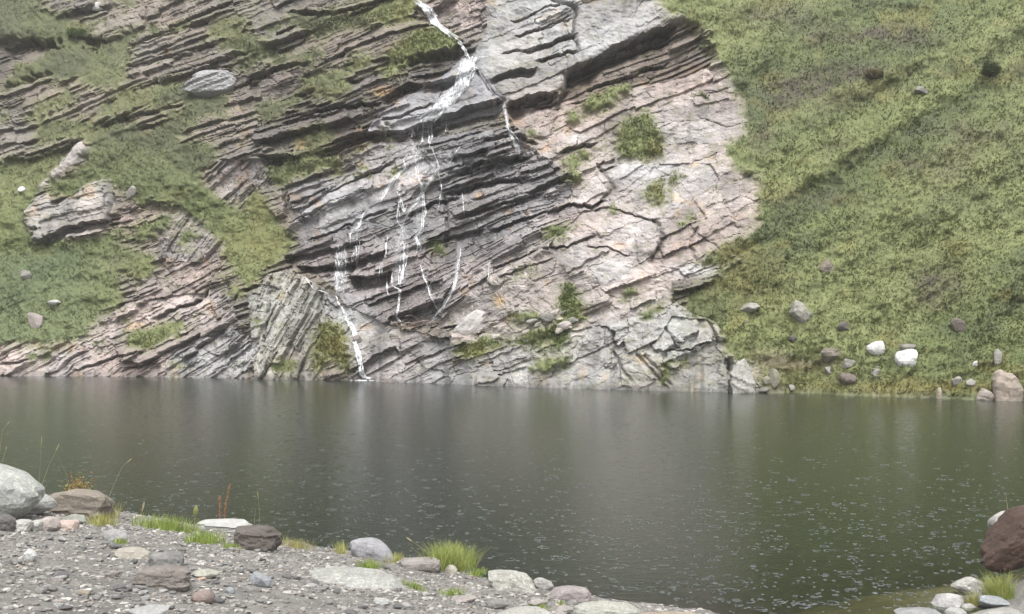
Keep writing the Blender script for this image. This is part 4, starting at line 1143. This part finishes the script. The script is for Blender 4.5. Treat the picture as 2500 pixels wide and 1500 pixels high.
# left slope
hull_rock([(446, 222, -.3), (478, 188, -.9), (560, 182, -1.0), (580, 212, -1.1), (562, 226, -1.3), (470, 230, -1.0), (488, 167, .7), (550, 166, .7), (576, 186, .4), (532, 251, .5), (500, 246, .6), (570, 242, .3)],
          (0.25, 0.245, 0.245), 'big pale topped block jutting out of the upper left rocks with a dark underside', 'boulder', 'boulder')
stone('f', 50, 82, 658, 678, GREY, 'lone grey stone in the left meadow', 'stone', 'stone')
stone('f', 118, 150, 732, 742, WHITE, 'small white stone low in the left meadow', 'stone', 'stone')
stone('f', 70, 105, 762, 790, (0.25, 0.22, 0.2), 'brownish stone in the lower left meadow', 'stone', 'stone')
stone('f', 222, 250, 5, 20, WHITE, 'pale angular stone near the top edge among the upper left rocks', 'stone', 'stone')
stone('f', 310, 335, 452, 474, PALE, 'pale upright stone in the grass right of the square outcrop', 'stone', 'stone')
stone('f', 45, 65, 455, 465, WHITE, 'little white stone left of the square outcrop', 'stone', 'stone')
stone('f', 860, 885, 818, 836, (0.17, 0.15, 0.14), 'dark stone lodged right of the lowest white stream', 'stone', 'stone')
stone('f', 1095, 1180, 800, 832, (0.340, 0.296, 0.266), 'pale long block beside the dead branches', 'boulder', 'boulder', box=0.80, layers=.25, lean=.5, depth=.5, rz=0)
stone('f', 1105, 1195, 755, 800, (0.370, 0.348, 0.333), 'pale tilted slab above the dead branches', 'boulder', 'boulder', box=0.80, layers=.2, lean=.9, depth=.4, rz=0)

bpy.context.view_layer.update()
scree = []; meads = []
# scree of loose stones at the cliff foot right of the branches
for i in range(18):
    u_ = random.uniform(1200, 1400); v_ = random.uniform(770, 825) - (u_ - 1200) * 0.05
    w_ = random.uniform(14, 42); c_ = random.choice([PALE, PINK, GREY, CREAM])
    o = stone('f', u_ - w_ / 2, u_ + w_ / 2, v_ - w_ * random.uniform(.2, .38), v_, c_, 'loose angular stone in the scree above the pale shore slabs', 'stone', 'stone', sub=3, round_=0, planes=7, sink=.8, box=.7, lean=random.uniform(-.6, .6), tilt=-.3)
    o['group'] = 'loose stones below the pale rock'; scree.append((o, 'loose ' + {PALE: 'pale', PINK: 'pinkish', GREY: 'grey', CREAM: 'cream'}[c_] + ' angular stone'))
for i in range(8):
    u_ = random.uniform(1800, 2480); v_ = random.uniform(700, 945)
    if v_ < 700 + (u_ - 1800) * 0.25: v_ = random.uniform(860, 945)
    w_ = random.uniform(7, 15); c_ = random.choice([PALE, GREY, OLIVE])
    o = stone('f', u_ - w_ / 2, u_ + w_ / 2, v_ - w_ * random.uniform(.4, .7), v_, c_, 'very small pale stone scattered in the lower right meadow', 'stone', 'stone', sub=1)
    o['group'] = 'small stones in the right meadow'; meads.append((o, 'tiny ' + {PALE: 'pale', GREY: 'grey', OLIVE: 'olive'}[c_] + ' stone'))
reach_word = 'slope'
bpy.context.view_layer.update()
label_by_neighbours(scree, [(1140, 825, 'the pale block by the branches'), (1165, 855, 'the green patch by the branches'), (1385, 730, 'the upright plant strip'), (1300, 835, 'the yellowish grass strip'), (1280, 772, 'the rock step over the scree')], 400, 3)
label_by_neighbours(meads, [(1960, 770, 'the lone grey boulder'), (1832, 755, 'the thin pale slab'), (2138, 858, 'the smooth white boulder'), (2212, 886, 'the capped white boulder'), (2340, 803, 'the half buried brown rock'), (2058, 803, 'the small dark rock'),
  (2031, 876, 'the brown slab'), (2068, 934, 'the hollow brown rock'), (1890, 930, 'the pointed stone'), (2460, 977, 'the large shore boulder'), (2430, 875, 'the pale upright stone')], 170, 2)

# dead branches washed down to the cliff foot
def tube(pts, r0, r1, S=5):
    pts = np.array(pts, float); n = len(pts)
    tn = np.gradient(pts, axis=0); tn /= np.linalg.norm(tn, axis=1)[:, None] + 1e-9
    up = np.array([0.3, 0.2, 0.93]); a_ = np.cross(tn, up); a_ /= np.linalg.norm(a_, axis=1)[:, None] + 1e-9
    b_ = np.cross(tn, a_)
    rr = np.linspace(r0, r1, n)
    an = np.arange(S) / S * 2 * math.pi
    v_ = pts[:, None] + rr[:, None, None] * (np.cos(an)[None, :, None] * a_[:, None] + np.sin(an)[None, :, None] * b_[:, None])
    f = []
    for i in range(n - 1):
        for q_ in range(S):
            f.append((i * S + q_, i * S + (q_ + 1) % S, (i + 1) * S + (q_ + 1) % S, (i + 1) * S + q_))
    return v_.reshape(-1, 3), np.array(f)
M_DEAD = rock_material('dead_wood', (0.19, 0.155, 0.13), scale=4)
br = empty('dead_branches', far(1010, 815))
tag(br, 'tangle of bare dead branches lodged at the foot of the wet face', 'branches')
for i in range(16):
    p0 = far(random.uniform(950, 1080), random.uniform(778, 830)) + np.array([0, -.35, .1])
    d_ = np.array([random.uniform(.6, 1.6) * random.choice([-1, 1]), random.uniform(-.3, .1), random.uniform(-.5, .5)])
    pts = [p0 + d_ * t_ + np.array([random.uniform(-.12, .12), random.uniform(-.08, .08), random.uniform(-.12, .12)]) for t_ in np.linspace(-.5, .5, 7)]
    v_, f_ = tube(pts, .06, .02)
    part(mesh_np('branch', v_, f_, M_DEAD), 'branch', br)

# dark bush and brown shrubs on the right slope
def bush(u, vb, wpx, hpx, col, label, name='bush'):
    p_ = far(u, vb); sc = p_[1] / F
    n = 700
    d = rng.normal(size=(n, 3)); d /= np.linalg.norm(d, axis=1)[:, None]
    r = rng.uniform(0.55, 1.0, n)[:, None]
    q_ = d * r * np.array([wpx / 2 * sc, wpx / 2.5 * sc, hpx / 2 * sc]); q_[:, 2] += hpx / 2 * sc
    q_[:, 2] *= 1 + 0.25 * fbm(q_[:, 0] * 3, q_[:, 1] * 3, 2, 5)
    root = empty(name, p_)
    o = obj('foliage', tuft_mesh('foliage', q_, np.full(n, 0.16), np.tile(np.array(col) * 1.1, (n, 1)) * rng.uniform(.7, 1.4, (n, 1)), lean=(0, 0, 0)), root)
    v_, f_ = tube([(0, 0, -.1), (0.03, 0, .2), (0, 0, hpx * .5 * sc)], .05, .02)
    obj('stem', mesh_np('stem', v_, f_, M_DEAD), root)
    return tag(root, label, 'bush')
bush(2420, 190, 46, 36, (0.075, 0.095, 0.045), 'round dark green bush alone high on the right slope')
bush(185, 98, 50, 26, (0.09, 0.13, 0.045), 'dark green bush above the dark overhang on the upper left')
bush(2125, 195, 44, 22, (0.15, 0.125, 0.075), 'brownish low shrub at the end of the heather patch on the right slope', 'shrub')

# ------------------------------------------------------------------ foreground stones
nS = lambda *a_, **k_: stone('n', *a_, **k_)
nS(-300, 78, 1096, 1250, (0.296, 0.303, 0.289), 'large rounded pale boulder at the left edge of the bank', 'boulder', 'boulder', lichen=LICH, sub=4, round_=.6, depth=.5, rz=0)
nS(-60, 134, 1196, 1252, (0.311, 0.311, 0.296), 'low pale rock sloping down from the large rounded boulder', 'boulder', 'boulder', lichen=LICHD, sub=4, round_=.6, depth=.5, rz=0)
nS(92, 262, 1188, 1262, (0.200, 0.174, 0.141), 'brown grey slab with dry plants behind the pale boulder', 'boulder', 'boulder', box=0.80, sub=4, layers=.12, depth=.5, rz=0)
nS(178, 232, 1247, 1268, (0.192, 0.148, 0.126), 'reddish wedge stone at the foot of the yellow grass', 'stone', 'stone')
nS(138, 205, 1252, 1276, (0.266, 0.274, 0.237), 'thin greenish flat stone behind the cracked pink slab', 'stone', 'slab')
# the cracked slab: four pieces that still lie together
sl_root = empty('cracked_slab', near(100, 1298))
tag(sl_root, 'pale pinkish slab split into four blocks lying on the gravel', 'slab')
for (a0, a1, vt, c_) in [(25, 68, 1262, PALE), (66, 96, 1264, PALE), (90, 138, 1254, PINK), (134, 181, 1263, (0.42, .33, .29))]:
    p_ = near((a0 + a1) / 2, 1297); sc = p_[1] / F
    v_, f_ = rock_shape(seedc[0] + int(a0) + 5, sub=3, round_=.2, planes=9, box=.8)
    v_ = v_ * np.array([(a1 - a0) * sc * 1.03, .3, (1297 - vt) * sc * .95]); v_[:, 2] -= .05
    o = obj('block', mesh_np('block', v_, f_, stone_mat(c_)), sl_root)
    o.location = Vector(p_) - sl_root.location + Vector((0, .1, 0))
nS(-30, 26, 1255, 1296, (0.12, 0.11, 0.105), 'dark lump of rock at the left edge beside the cracked slab', 'stone', 'stone', rough=.1)
nS(244, 310, 1290, 1322, (0.296, 0.292, 0.285), 'rounded pale grey stone with a grass tuft at its foot', 'stone', 'stone', round_=.6)
nS(474, 612, 1265, 1302, (0.407, 0.403, 0.385), 'flat white layered slab at the water edge behind the brown block', 'slab', 'slab', box=0.80, layers=.1, depth=.55, sub=4, rz=0)
nS(565, 678, 1277, 1343, (0.10, 0.085, 0.075), 'dark brown layered block tilted at the water edge', 'boulder', 'boulder', box=0.80, layers=.14, sub=4, lean=-.2, depth=.7, rz=0, rough=.06)
nS(272, 358, 1334, 1366, CREAM, 'cream stone with a pinkish end in the middle of the gravel', 'stone', 'stone', box=0.80)
nS(358, 440, 1344, 1386, (0.200, 0.196, 0.185), 'grey angular stone beside the cream stone', 'stone', 'stone', box=0.80, planes=7, round_=.15)
nS(320, 462, 1376, 1436, (0.178, 0.159, 0.141), 'broad low brown grey rock embedded in the gravel', 'boulder', 'boulder', box=0.80, layers=.12, sub=4, depth=.6)
nS(48, 88, 1340, 1371, WHITE, 'small blocky white stone on the left gravel', 'stone', 'stone')
nS(462, 532, 1388, 1414, (0.340, 0.333, 0.281), 'pale wedge stone right of the broad brown rock', 'stone', 'stone', planes=7)
nS(478, 502, 1408, 1417, (0.407, 0.274, 0.215), 'tiny orange pink stone in front of the pale wedge', 'stone', 'stone')
nS(598, 662, 1392, 1432, BLUE, 'bluish grey wedge stone in the centre gravel', 'stone', 'stone', planes=7, round_=.15)
nS(464, 520, 1438, 1474, (0.215, 0.167, 0.148), 'rounded reddish cracked stone near the bottom edge', 'stone', 'stone', round_=.6)
nS(548, 572, 1432, 1450, BLUE, 'smooth pale blue pebble near the reddish cracked stone', 'stone', 'stone', round_=.8)
nS(300, 400, 1476, 1508, (0.333, 0.333, 0.326), 'pale flat stone cut by the bottom edge', 'stone', 'stone')
nS(184, 217, 1438, 1455, TAN, 'tan stone in the lower left gravel', 'stone', 'stone')
nS(715, 985, 1372, 1432, (0.296, 0.292, 0.277), 'broad flat pale boulder level with the gravel', 'boulder', 'boulder', lichen=LICH, sub=4, round_=.55, depth=.95, rz=0, sink=2.2)
nS(850, 962, 1308, 1366, (0.274, 0.270, 0.281), 'lilac grey rounded boulder at the water edge', 'boulder', 'boulder', box=0.45, round_=.6, sub=4, depth=.6, rz=0, lean=-.35)
nS(858, 925, 1334, 1360, CREAM, 'cream stone lying against the lilac grey boulder', 'stone', 'stone')
nS(975, 1075, 1360, 1394, (0.266, 0.244, 0.222), 'flat brownish stone left of the big grass tuft', 'stone', 'slab', box=0.80, depth=.6)
nS(1084, 1116, 1378, 1403, CREAM, 'small cream stone tucked into the big grass tuft', 'stone', 'stone')
nS(1190, 1312, 1388, 1442, (0.311, 0.303, 0.274), 'pale topped boulder with a dark underside right of the big tuft', 'boulder', 'boulder', box=0.80, lichen=LICH, round_=.5, sub=4, depth=.6, lean=-.3, rz=0)
nS(1302, 1352, 1408, 1440, (0.32, .31, .29), 'small grey stone wedged right of the pale topped boulder', 'stone', 'stone')
nS(1335, 1446, 1426, 1470, (0.266, 0.237, 0.229), 'angular pinkish grey rock at the water edge', 'boulder', 'boulder', box=0.60, planes=8, round_=.15, depth=.6, rz=0)
nS(1400, 1568, 1461, 1520, (0.348, 0.348, 0.303), 'large rounded lichen covered boulder at the bottom edge', 'boulder', 'boulder', lichen=LICHD, round_=.7, sub=4, depth=.7, rz=0)
nS(1208, 1352, 1478, 1525, (0.370, 0.366, 0.333), 'pale speckled boulder half out of the bottom edge', 'boulder', 'boulder', lichen=LICHD, round_=.65, sub=4, rz=0)
nS(1186, 1246, 1462, 1488, (0.20, 0.19, 0.18), 'dark grey stone behind the pale speckled boulder', 'stone', 'stone')
nS(1284, 1340, 1458, 1484, (0.33, 0.3, 0.28), 'grey stone between the two pale bottom boulders', 'stone', 'stone')
nS(1350, 1402, 1478, 1500, (0.30, 0.28, 0.26), 'grey stone at the left foot of the lichen covered boulder', 'stone', 'stone')
nS(1550, 1720, 1488, 1516, (0.30, 0.25, 0.19), 'tan stone awash in the shallow water at the bottom edge', 'boulder', 'boulder', round_=.6, depth=.5, rz=0)
nS(910, 952, 1460, 1482, (0.355, 0.355, 0.340), 'rounded pale stone alone in the bottom centre gravel', 'stone', 'stone', round_=.6)
nS(1098, 1165, 1453, 1472, (0.30, 0.27, 0.25), 'flat dark edged stone in the gravel below the big tuft', 'stone', 'slab')
# right hand spit
nS(2422, 2530, 1244, 1290, (0.355, 0.340, 0.318), 'pale smooth rock behind the red brown boulder', 'boulder', 'boulder', lichen=LICHF, round_=.6, rz=0, depth=.5)
nS(2408, 2640, 1222, 1414, RED, 'large red brown boulder leaning in from the right edge', 'boulder', 'boulder', box=0.60, layers=.05, sub=5, rough=.07, lean=.75, depth=.6, rz=0, planes=9, round_=.2, sink=0)
nS(2328, 2424, 1402, 1448, (0.385, 0.381, 0.348), 'pale squarish stone at the tip of the right spit', 'stone', 'stone', lichen=LICHD, planes=9, round_=.25, rz=.1)
nS(2278, 2368, 1442, 1488, (0.355, 0.340, 0.333), 'pale pinkish stone below the squarish one on the right spit', 'stone', 'stone', rz=0)
nS(2195, 2315, 1476, 1520, (0.266, 0.266, 0.266), 'flat grey stone at the bottom of the right spit', 'stone', 'slab', rz=0)
nS(2310, 2365, 1480, 1512, (0.333, 0.326, 0.311), 'rounded pale stone at the bottom edge between the flat ones of the spit', 'stone', 'stone', round_=.6)
nS(2398, 2474, 1452, 1484, BLUE, 'blue grey stone below the grass tuft on the right spit', 'stone', 'stone')
nS(2370, 2530, 1480, 1530, (0.326, 0.318, 0.296), 'pale slab in the bottom right corner', 'slab', 'slab', lichen=LICHD, rz=0)
nS(2345, 2390, 1470, 1490, PALE, 'small pale stone above the corner slab of the right spit', 'stone', 'stone')

# medium stones, counted one by one
reach_word = 'bank'
protos = [rock_shape(900 + i, sub=2, round_=random.uniform(.1, .5), planes=9, layers=random.choice([0, .1])) for i in range(10)]
kinds = [((0.20, 0.197, 0.19), 'small flat grey stone'), ((0.32, 0.315, 0.305), 'small pale stone'),
         ((0.21, 0.185, 0.17), 'small brownish stone'), ((0.12, 0.117, 0.115), 'small dark slate stone')]
pmesh = {}
cnt_ = 0; smalls = []
while cnt_ < 250:
    v_ = random.uniform(1290, 1500); u_ = random.uniform(0, 1420)
    p_ = near(u_, v_)
    if p_[2] < 0.05 or p_[1] > np.interp(p_[0], EDGE_X, EDGE_Y) - 0.1: continue
    ki = random.choices([0, 1, 2, 3], [5, 3, 2, 3])[0]; pi_ = random.randrange(10)
    if (ki, pi_) not in pmesh:
        pmesh[(ki, pi_)] = mesh_np('stone', protos[pi_][0], protos[pi_][1], stone_mat(kinds[ki][0]))
    o = obj('stone', pmesh[(ki, pi_)])
    s_ = random.uniform(.05, .13) * (1.25 if random.random() < .15 else 1)
    o.scale = (s_, s_ * random.uniform(.6, 1), s_ * random.uniform(.25, .5))
    o.location = p_ - np.array([0, 0, s_ * .06])
    o.rotation_euler = (random.uniform(-.2, .2), random.uniform(-.2, .2), random.uniform(0, 6.28))
    tag(o, None, 'stone', 'small stones on the gravel bank')
    smalls.append((o, kinds[ki][1])); cnt_ += 1
bpy.context.view_layer.update()
MARKS_N = [(10, 1230, 'the large rounded boulder'), (100, 1290, 'the cracked slab'), (277, 1315, 'the rounded pale grey stone'), (68, 1365, 'the blocky white stone'), (315, 1360, 'the cream stone'),
  (400, 1380, 'the grey angular stone'), (390, 1420, 'the broad brown grey rock'), (497, 1408, 'the pale wedge stone'), (630, 1425, 'the bluish wedge stone'), (492, 1466, 'the reddish cracked stone'),
  (200, 1452, 'the tan stone'), (350, 1495, 'the flat stone cut by the bottom edge'), (620, 1335, 'the dark brown block'), (540, 1298, 'the white layered slab'), (850, 1410, 'the broad flat boulder'),
  (905, 1355, 'the lilac grey boulder'), (1103, 1390, 'the largest grass tuft'), (1250, 1430, 'the pale topped boulder'), (1390, 1460, 'the angular pinkish rock'), (931, 1478, 'the lone rounded pale stone'),
  (1130, 1468, 'the flat dark edged stone'), (1280, 1495, 'the pale speckled boulder'), (20, 1290, 'the dark lump of rock'), (400, 1290, 'the long grass strip'), (1020, 1388, 'the flat brownish stone')]
label_by_neighbours(smalls, MARKS_N, 210, 2)

# gravel: too many to count
def gravel(n, smin, smax, seed, name, pal):
    rg = np.random.default_rng(seed)
    x = rg.uniform(-10.5, 3.2, n); y = rg.uniform(4.2, 20.2, n)
    vis = (np.abs(x) / y < 0.50) & (y < np.interp(x, EDGE_X, EDGE_Y) + .1)
    x, y = x[vis], y[vis]; n = len(x)
    z = ground(x, y)
    ok_ = z > 0.0
    x, y, z = x[ok_], y[ok_], z[ok_]; n = len(x)
    d, f = ICO[1]
    sz_ = smin * (smax / smin) ** (rg.random(n) ** 1.7)
    sc = np.stack([sz_, sz_ * rg.uniform(.55, .95, n), sz_ * rg.uniform(.16, .5, n)], -1)
    b = d[None] * (1 + 0.28 * rg.normal(size=(n, len(d), 1)).clip(-1.3, 1.3))
    b = b * sc[:, None]
    tx = rg.uniform(-.35, .35, n); az = rg.uniform(0, 6.28, n)
    cx, sx_ = np.cos(tx)[:, None], np.sin(tx)[:, None]
    b = np.stack([b[..., 0], b[..., 1] * cx - b[..., 2] * sx_, b[..., 1] * sx_ + b[..., 2] * cx], -1)
    ca, sa = np.cos(az)[:, None], np.sin(az)[:, None]
    b = np.stack([b[..., 0] * ca - b[..., 1] * sa, b[..., 0] * sa + b[..., 1] * ca, b[..., 2]], -1)
    b = b + np.stack([x, y, z + sc[:, 2] * .45], -1)[:, None]
    pal = np.array(pal); c = pal[rg.integers(0, len(pal), n)] * rg.uniform(.6, 1.6, (n, 1)) * np.array([1.02, 1.0, .96])
    cols = np.repeat(c[:, None], len(d), 1).reshape(-1, 3)
    fa_ = (f[None] + (np.arange(n) * len(d))[:, None, None]).reshape(-1, 3)
    return mesh_np(name, b.reshape(-1, 3), fa_, M_GRIT2, cols)
M_GRIT2 = rock_material('gravel_stone', None, scale=14, contrast=0.3, bump=0.4, bdist=0.01)
PALG = [(0.165, 0.158, 0.152), (0.21, 0.204, 0.198), (0.115, 0.111, 0.11), (0.27, 0.262, 0.25), (0.185, 0.168, 0.152), (0.225, 0.222, 0.215), (0.17, 0.163, 0.155), (0.14, 0.13, 0.122)]
tag(obj('gravel', gravel(56000, .008, .045, 5, 'gravel', PALG)), kind='stuff', label='grey slaty gravel covering the bank')

# ------------------------------------------------------------------ foreground plants
def blades(n, pos_fn, h0, h1, lean, wd, bend=0.5, seg=4):
    V_, F_, T_ = [], [], []
    bi = 0
    for i in range(n):
        p_ = pos_fn()
        h = random.uniform(h0, h1); az = random.uniform(0, 6.283); ln = random.uniform(.1, 1) * lean
        d_ = np.array([math.cos(az), math.sin(az) * .8, 0])
        wv = np.array([-math.sin(az), math.cos(az), 0]) if random.random() < .5 else np.array([1, 0, 0])
        for s_ in range(seg + 1):
            t_ = s_ / seg
            q_ = p_ + d_ * ln * h * (t_ + bend * t_ * t_) / (1 + bend) + np.array([0, 0, h * t_ * (1 - 0.28 * ln * t_)])
            ww = wd * (1 - 0.85 * t_)
            V_ += [q_ - wv * ww, q_ + wv * ww]; T_ += [t_, t_]
        for s_ in range(seg):
            F_.append((bi + 2 * s_, bi + 2 * s_ + 1, bi + 2 * s_ + 3, bi + 2 * s_ + 2))
        bi += 2 * (seg + 1)
    return np.array(V_), np.array(F_), np.array(T_), bi
GREEN = [(0.23, 0.30, 0.07), (0.29, 0.34, 0.10), (0.17, 0.24, 0.055)]; YGREEN = [(0.33, 0.33, 0.11), (0.38, 0.34, 0.16), (0.26, 0.29, 0.085)]; DRY = [(0.36, 0.30, 0.17), (0.28, 0.22, 0.12), (0.30, 0.29, 0.12)]
def tuft(u0, u1, vb, hpx, n, label, pal=GREEN, lean=.8, name='grass_tuft', vspread=10, wd=.004, cat='grass tuft', slope=0.0):
    c = near((u0 + u1) / 2, vb); sc = c[1] / F
    def pos():
        g_ = max(-1, min(1, random.gauss(0, .45)))
        uu = (u0 + u1) / 2 + g_ * (u1 - u0) / 2
        p_ = near(uu, vb + random.uniform(-vspread, vspread) * .5 + slope * (uu - (u0 + u1) / 2))
        return p_ - np.array([0, 0, .01])
    n = int(n * 1.5); hpx *= 1.22; wd *= 1.2
    V_, F_, T_, _ = blades(n, pos, hpx * sc * .35, hpx * sc, lean, wd)
    nb = n
    cols = np.array([random.choice(pal) for _ in range(nb)]) * rng.uniform(.8, 1.25, (nb, 1))
    cols = np.repeat(cols, 10, 0)
    return tag(obj(name, mesh_np(name, V_, F_, M_LEAF, cols)), label, cat)
tuft(1046, 1160, 1390, 66, 900, 'largest bright green grass tuft at the water edge', YGREEN[:1] + GREEN + DRY[2:], lean=1.0, vspread=16)
tuft(1140, 1196, 1406, 18, 140, 'low green fringe trailing right of the largest tuft', GREEN)
tuft(325, 485, 1294, 36, 380, 'long strip of short green grass along the bank edge', GREEN, slope=.12)
tuft(450, 550, 1326, 34, 260, 'short green grass in front of the white layered slab', GREEN)
tuft(535, 590, 1338, 16, 100, 'thin green grass at the foot of the dark brown block', GREEN)
tuft(212, 290, 1282, 30, 200, 'green tuft at the right end of the yellow grass', YGREEN)
tuft(190, 290, 1262, 40, 260, 'yellowing grass growing round the brown grey slab', DRY + YGREEN)
tuft(125, 200, 1250, 42, 220, 'green yellow grass in front of the brown grey slab', YGREEN + GREEN)
tuft(90, 130, 1245, 22, 80, 'little green grass under the low pale rock', GREEN)
tuft(872, 936, 1388, 24, 160, 'small dark green tuft above the broad flat boulder', GREEN)
tuft(930, 990, 1372, 24, 140, 'yellowish tuft right of the lilac grey boulder', YGREEN)
tuft(676, 765, 1336, 22, 170, 'thin fringe of grass right of the dark brown block', YGREEN + DRY, slope=.15)
tuft(815, 852, 1350, 30, 70, 'sparse upright grass left of the lilac grey boulder', YGREEN)
tuft(980, 1045, 1436, 16, 120, 'low green patch at the right end of the broad flat boulder', GREEN, slope=.3)
tuft(1072, 1140, 1452, 18, 100, 'thin green patch in the gravel below the largest tuft', GREEN)
tuft(275, 310, 1328, 18, 80, 'small tuft at the foot of the rounded pale grey stone', GREEN)
tuft(1290, 1345, 1490, 18, 60, 'few green blades between the pale bottom boulders', GREEN)
tuft(1360, 1380, 1478, 14, 30, 'tiny green tuft left of the lichen covered boulder', GREEN)
tuft(2398, 2475, 1462, 62, 300, 'tall green tuft under the red brown boulder', YGREEN + GREEN, lean=.9)
tuft(2355, 2400, 1480, 34, 120, 'yellow green tuft between the pale stones of the right spit', YGREEN)
tuft(1950 - 520, 1950 - 500, 1478, 8, 10, 'few short blades on the lichen covered boulder', GREEN)

def stalk(pts_px, r, col_m, label, head=None, name='dry_stalk', cat='grass stalk', vb=None):
    b_ = near(pts_px[0][0], vb or pts_px[0][1]); y = b_[1]
    pw = [np.array([(u_ - U0) / F * y, y, H + (HV - v_) / F * y]) for u_, v_ in pts_px]
    pw[0][2] = min(pw[0][2], b_[2]) - .02
    tt = np.linspace(0, len(pw) - 1, 9); pw = np.array(pw)
    sm = np.stack([np.interp(tt, range(len(pw)), pw[:, i]) for i in range(3)], -1)
    root = empty(name, b_)
    v_, f_ = tube(sm - b_, r, r * .5)
    obj('stem', mesh_np('stem', v_, f_, col_m), root)
    if head:
        d_ = sm[-1] - sm[-3]; d_ /= np.linalg.norm(d_)
        hv = [sm[-1] - b_ + d_ * t_ * head for t_ in (-.3, .1, .5, .8, 1)]
        v_, f_ = tube(hv, r * 1.5, r * 1.5)
        rr = np.repeat([.6, 2.0, 2.3, 1.6, .3], 5)[:, None]
        ctr = np.repeat(np.array(hv), 5, 0); v_ = ctr + (v_ - ctr) * rr
        obj('seed_head', mesh_np('seed_head', v_, f_, col_m), root)
    return tag(root, label, cat)
M_STRAW = leaf_material('straw', (0.42, 0.35, 0.20)); M_RUST = leaf_material('rust_stem', (0.36, 0.16, 0.07)); M_GST = leaf_material('green_stem', (0.26, 0.27, 0.10))
stalk([(93, 1198), (98, 1140), (101, 1085)], .004, M_GST, 'upright seeding grass stalk left of the dry plant', .22)
stalk([(96, 1200), (118, 1140), (138, 1098)], .004, M_STRAW, 'leaning grass stalk crossing behind the upright one', .16)
stalk([(175, 1200), (158, 1150), (140, 1112)], .003, M_GST, 'thin bare stalk bending left above the brown grey slab')
stalk([(256, 1240), (275, 1190), (298, 1140), (312, 1128)], .004, M_STRAW, 'single tall curved stalk over the water beside the brown grey slab', .12)
stalk([(341, 1290), (344, 1262), (348, 1244)], .004, M_STRAW, 'short pale seed stalk in the green strip', .12)
stalk([(-4, 1130), (6, 1050), (18, 1036)], .004, M_STRAW, 'grass stalk bending over the top of the large rounded boulder', .1)
stalk([(4, 1130), (10, 1112), (14, 1098)], .004, M_STRAW, 'short stalk behind the top of the large rounded boulder', .1)
stalk([(1062, 1372), (1040, 1345), (1003, 1320)], .004, M_STRAW, 'long pale stalk leaning left out of the largest tuft', .1)
stalk([(1072, 1372), (1058, 1345), (1044, 1324)], .004, M_STRAW, 'shorter pale stalk leaning left out of the largest tuft')
stalk([(632, 1285), (634, 1250), (630, 1214)], .004, M_GST, 'green stalk above the dark brown block', .12)
stalk([(620, 1285), (622, 1262), (624, 1244)], .003, M_STRAW, 'short straw stalk above the dark brown block')
stalk([(472, 1300), (475, 1275), (477, 1256)], .012, M_GST, 'leafy green upright stem left of the white layered slab', .14)
stalk([(2464, 1280), (2458, 1225), (2455, 1206)], .004, M_STRAW, 'pale stalk above the pale smooth rock on the right')
# red brown dock stems
def dock(pts_px, label):
    o = stalk(pts_px, .008, M_RUST, label, None, 'dock_plant', 'dock plant')
    b_ = np.array(o.location); y = b_[1]
    P_ = np.array([((u_ - U0) / F * y, y, H + (HV - v_) / F * y) for u_, v_ in pts_px]) - b_
    V_ = []
    n = 150
    tt = rng.uniform(0.12, 1, n) * (len(P_) - 1)
    q_ = np.stack([np.interp(tt, range(len(P_)), P_[:, i]) for i in range(3)], -1) + rng.normal(size=(n, 3)) * .016
    cl = np.array([(0.40, 0.19, 0.08), (0.30, 0.12, 0.05), (0.48, 0.30, 0.15)])[rng.integers(0, 3, n)]
    obj('seeds', tuft_mesh('seeds', q_, np.full(n, .022), cl, blades=3, lean=(0, 0, 0)), o)
dock([(535, 1275), (536, 1240), (537, 1212)], 'thick rusty dock stem behind the white layered slab, the left one of the pair')
dock([(547, 1275), (551, 1235), (562, 1180)], 'taller rusty dock stem behind the white layered slab, leaning right')
# dry plant on the brown grey slab
root = empty('withered_plant', near(190, 1235))
tag(root, 'withered reddish leafy plant on the brown grey slab', 'plant')
for (tu, tv) in [(172, 1150), (195, 1158), (210, 1180), (240, 1165), (182, 1175)]:
    b_ = np.array(root.location); y = b_[1]
    tip = np.array([(tu - U0) / F * y, y, H + (HV - tv) / F * y]) - b_
    pts = [tip * t_ + np.array([random.uniform(-.02, .02), 0, .06 * math.sin(3 * t_)]) for t_ in np.linspace(0, 1, 6)]
    v_, f_ = tube(pts, .006, .003)
    obj('stem', mesh_np('stem', v_, f_, M_RUST), root)
n = 240
q_ = rng.normal(size=(n, 3)) * np.array([.12, .08, .10]) + np.array([0.0, 0, .28])
cl = np.array([(0.30, 0.17, 0.08), (0.36, 0.30, 0.10), (0.24, 0.13, 0.07), (0.22, 0.24, 0.06)])[rng.integers(0, 4, n)]
obj('leaves', tuft_mesh('leaves', q_, np.full(n, .05), cl, blades=3, lean=(0, 0, 0)), root)
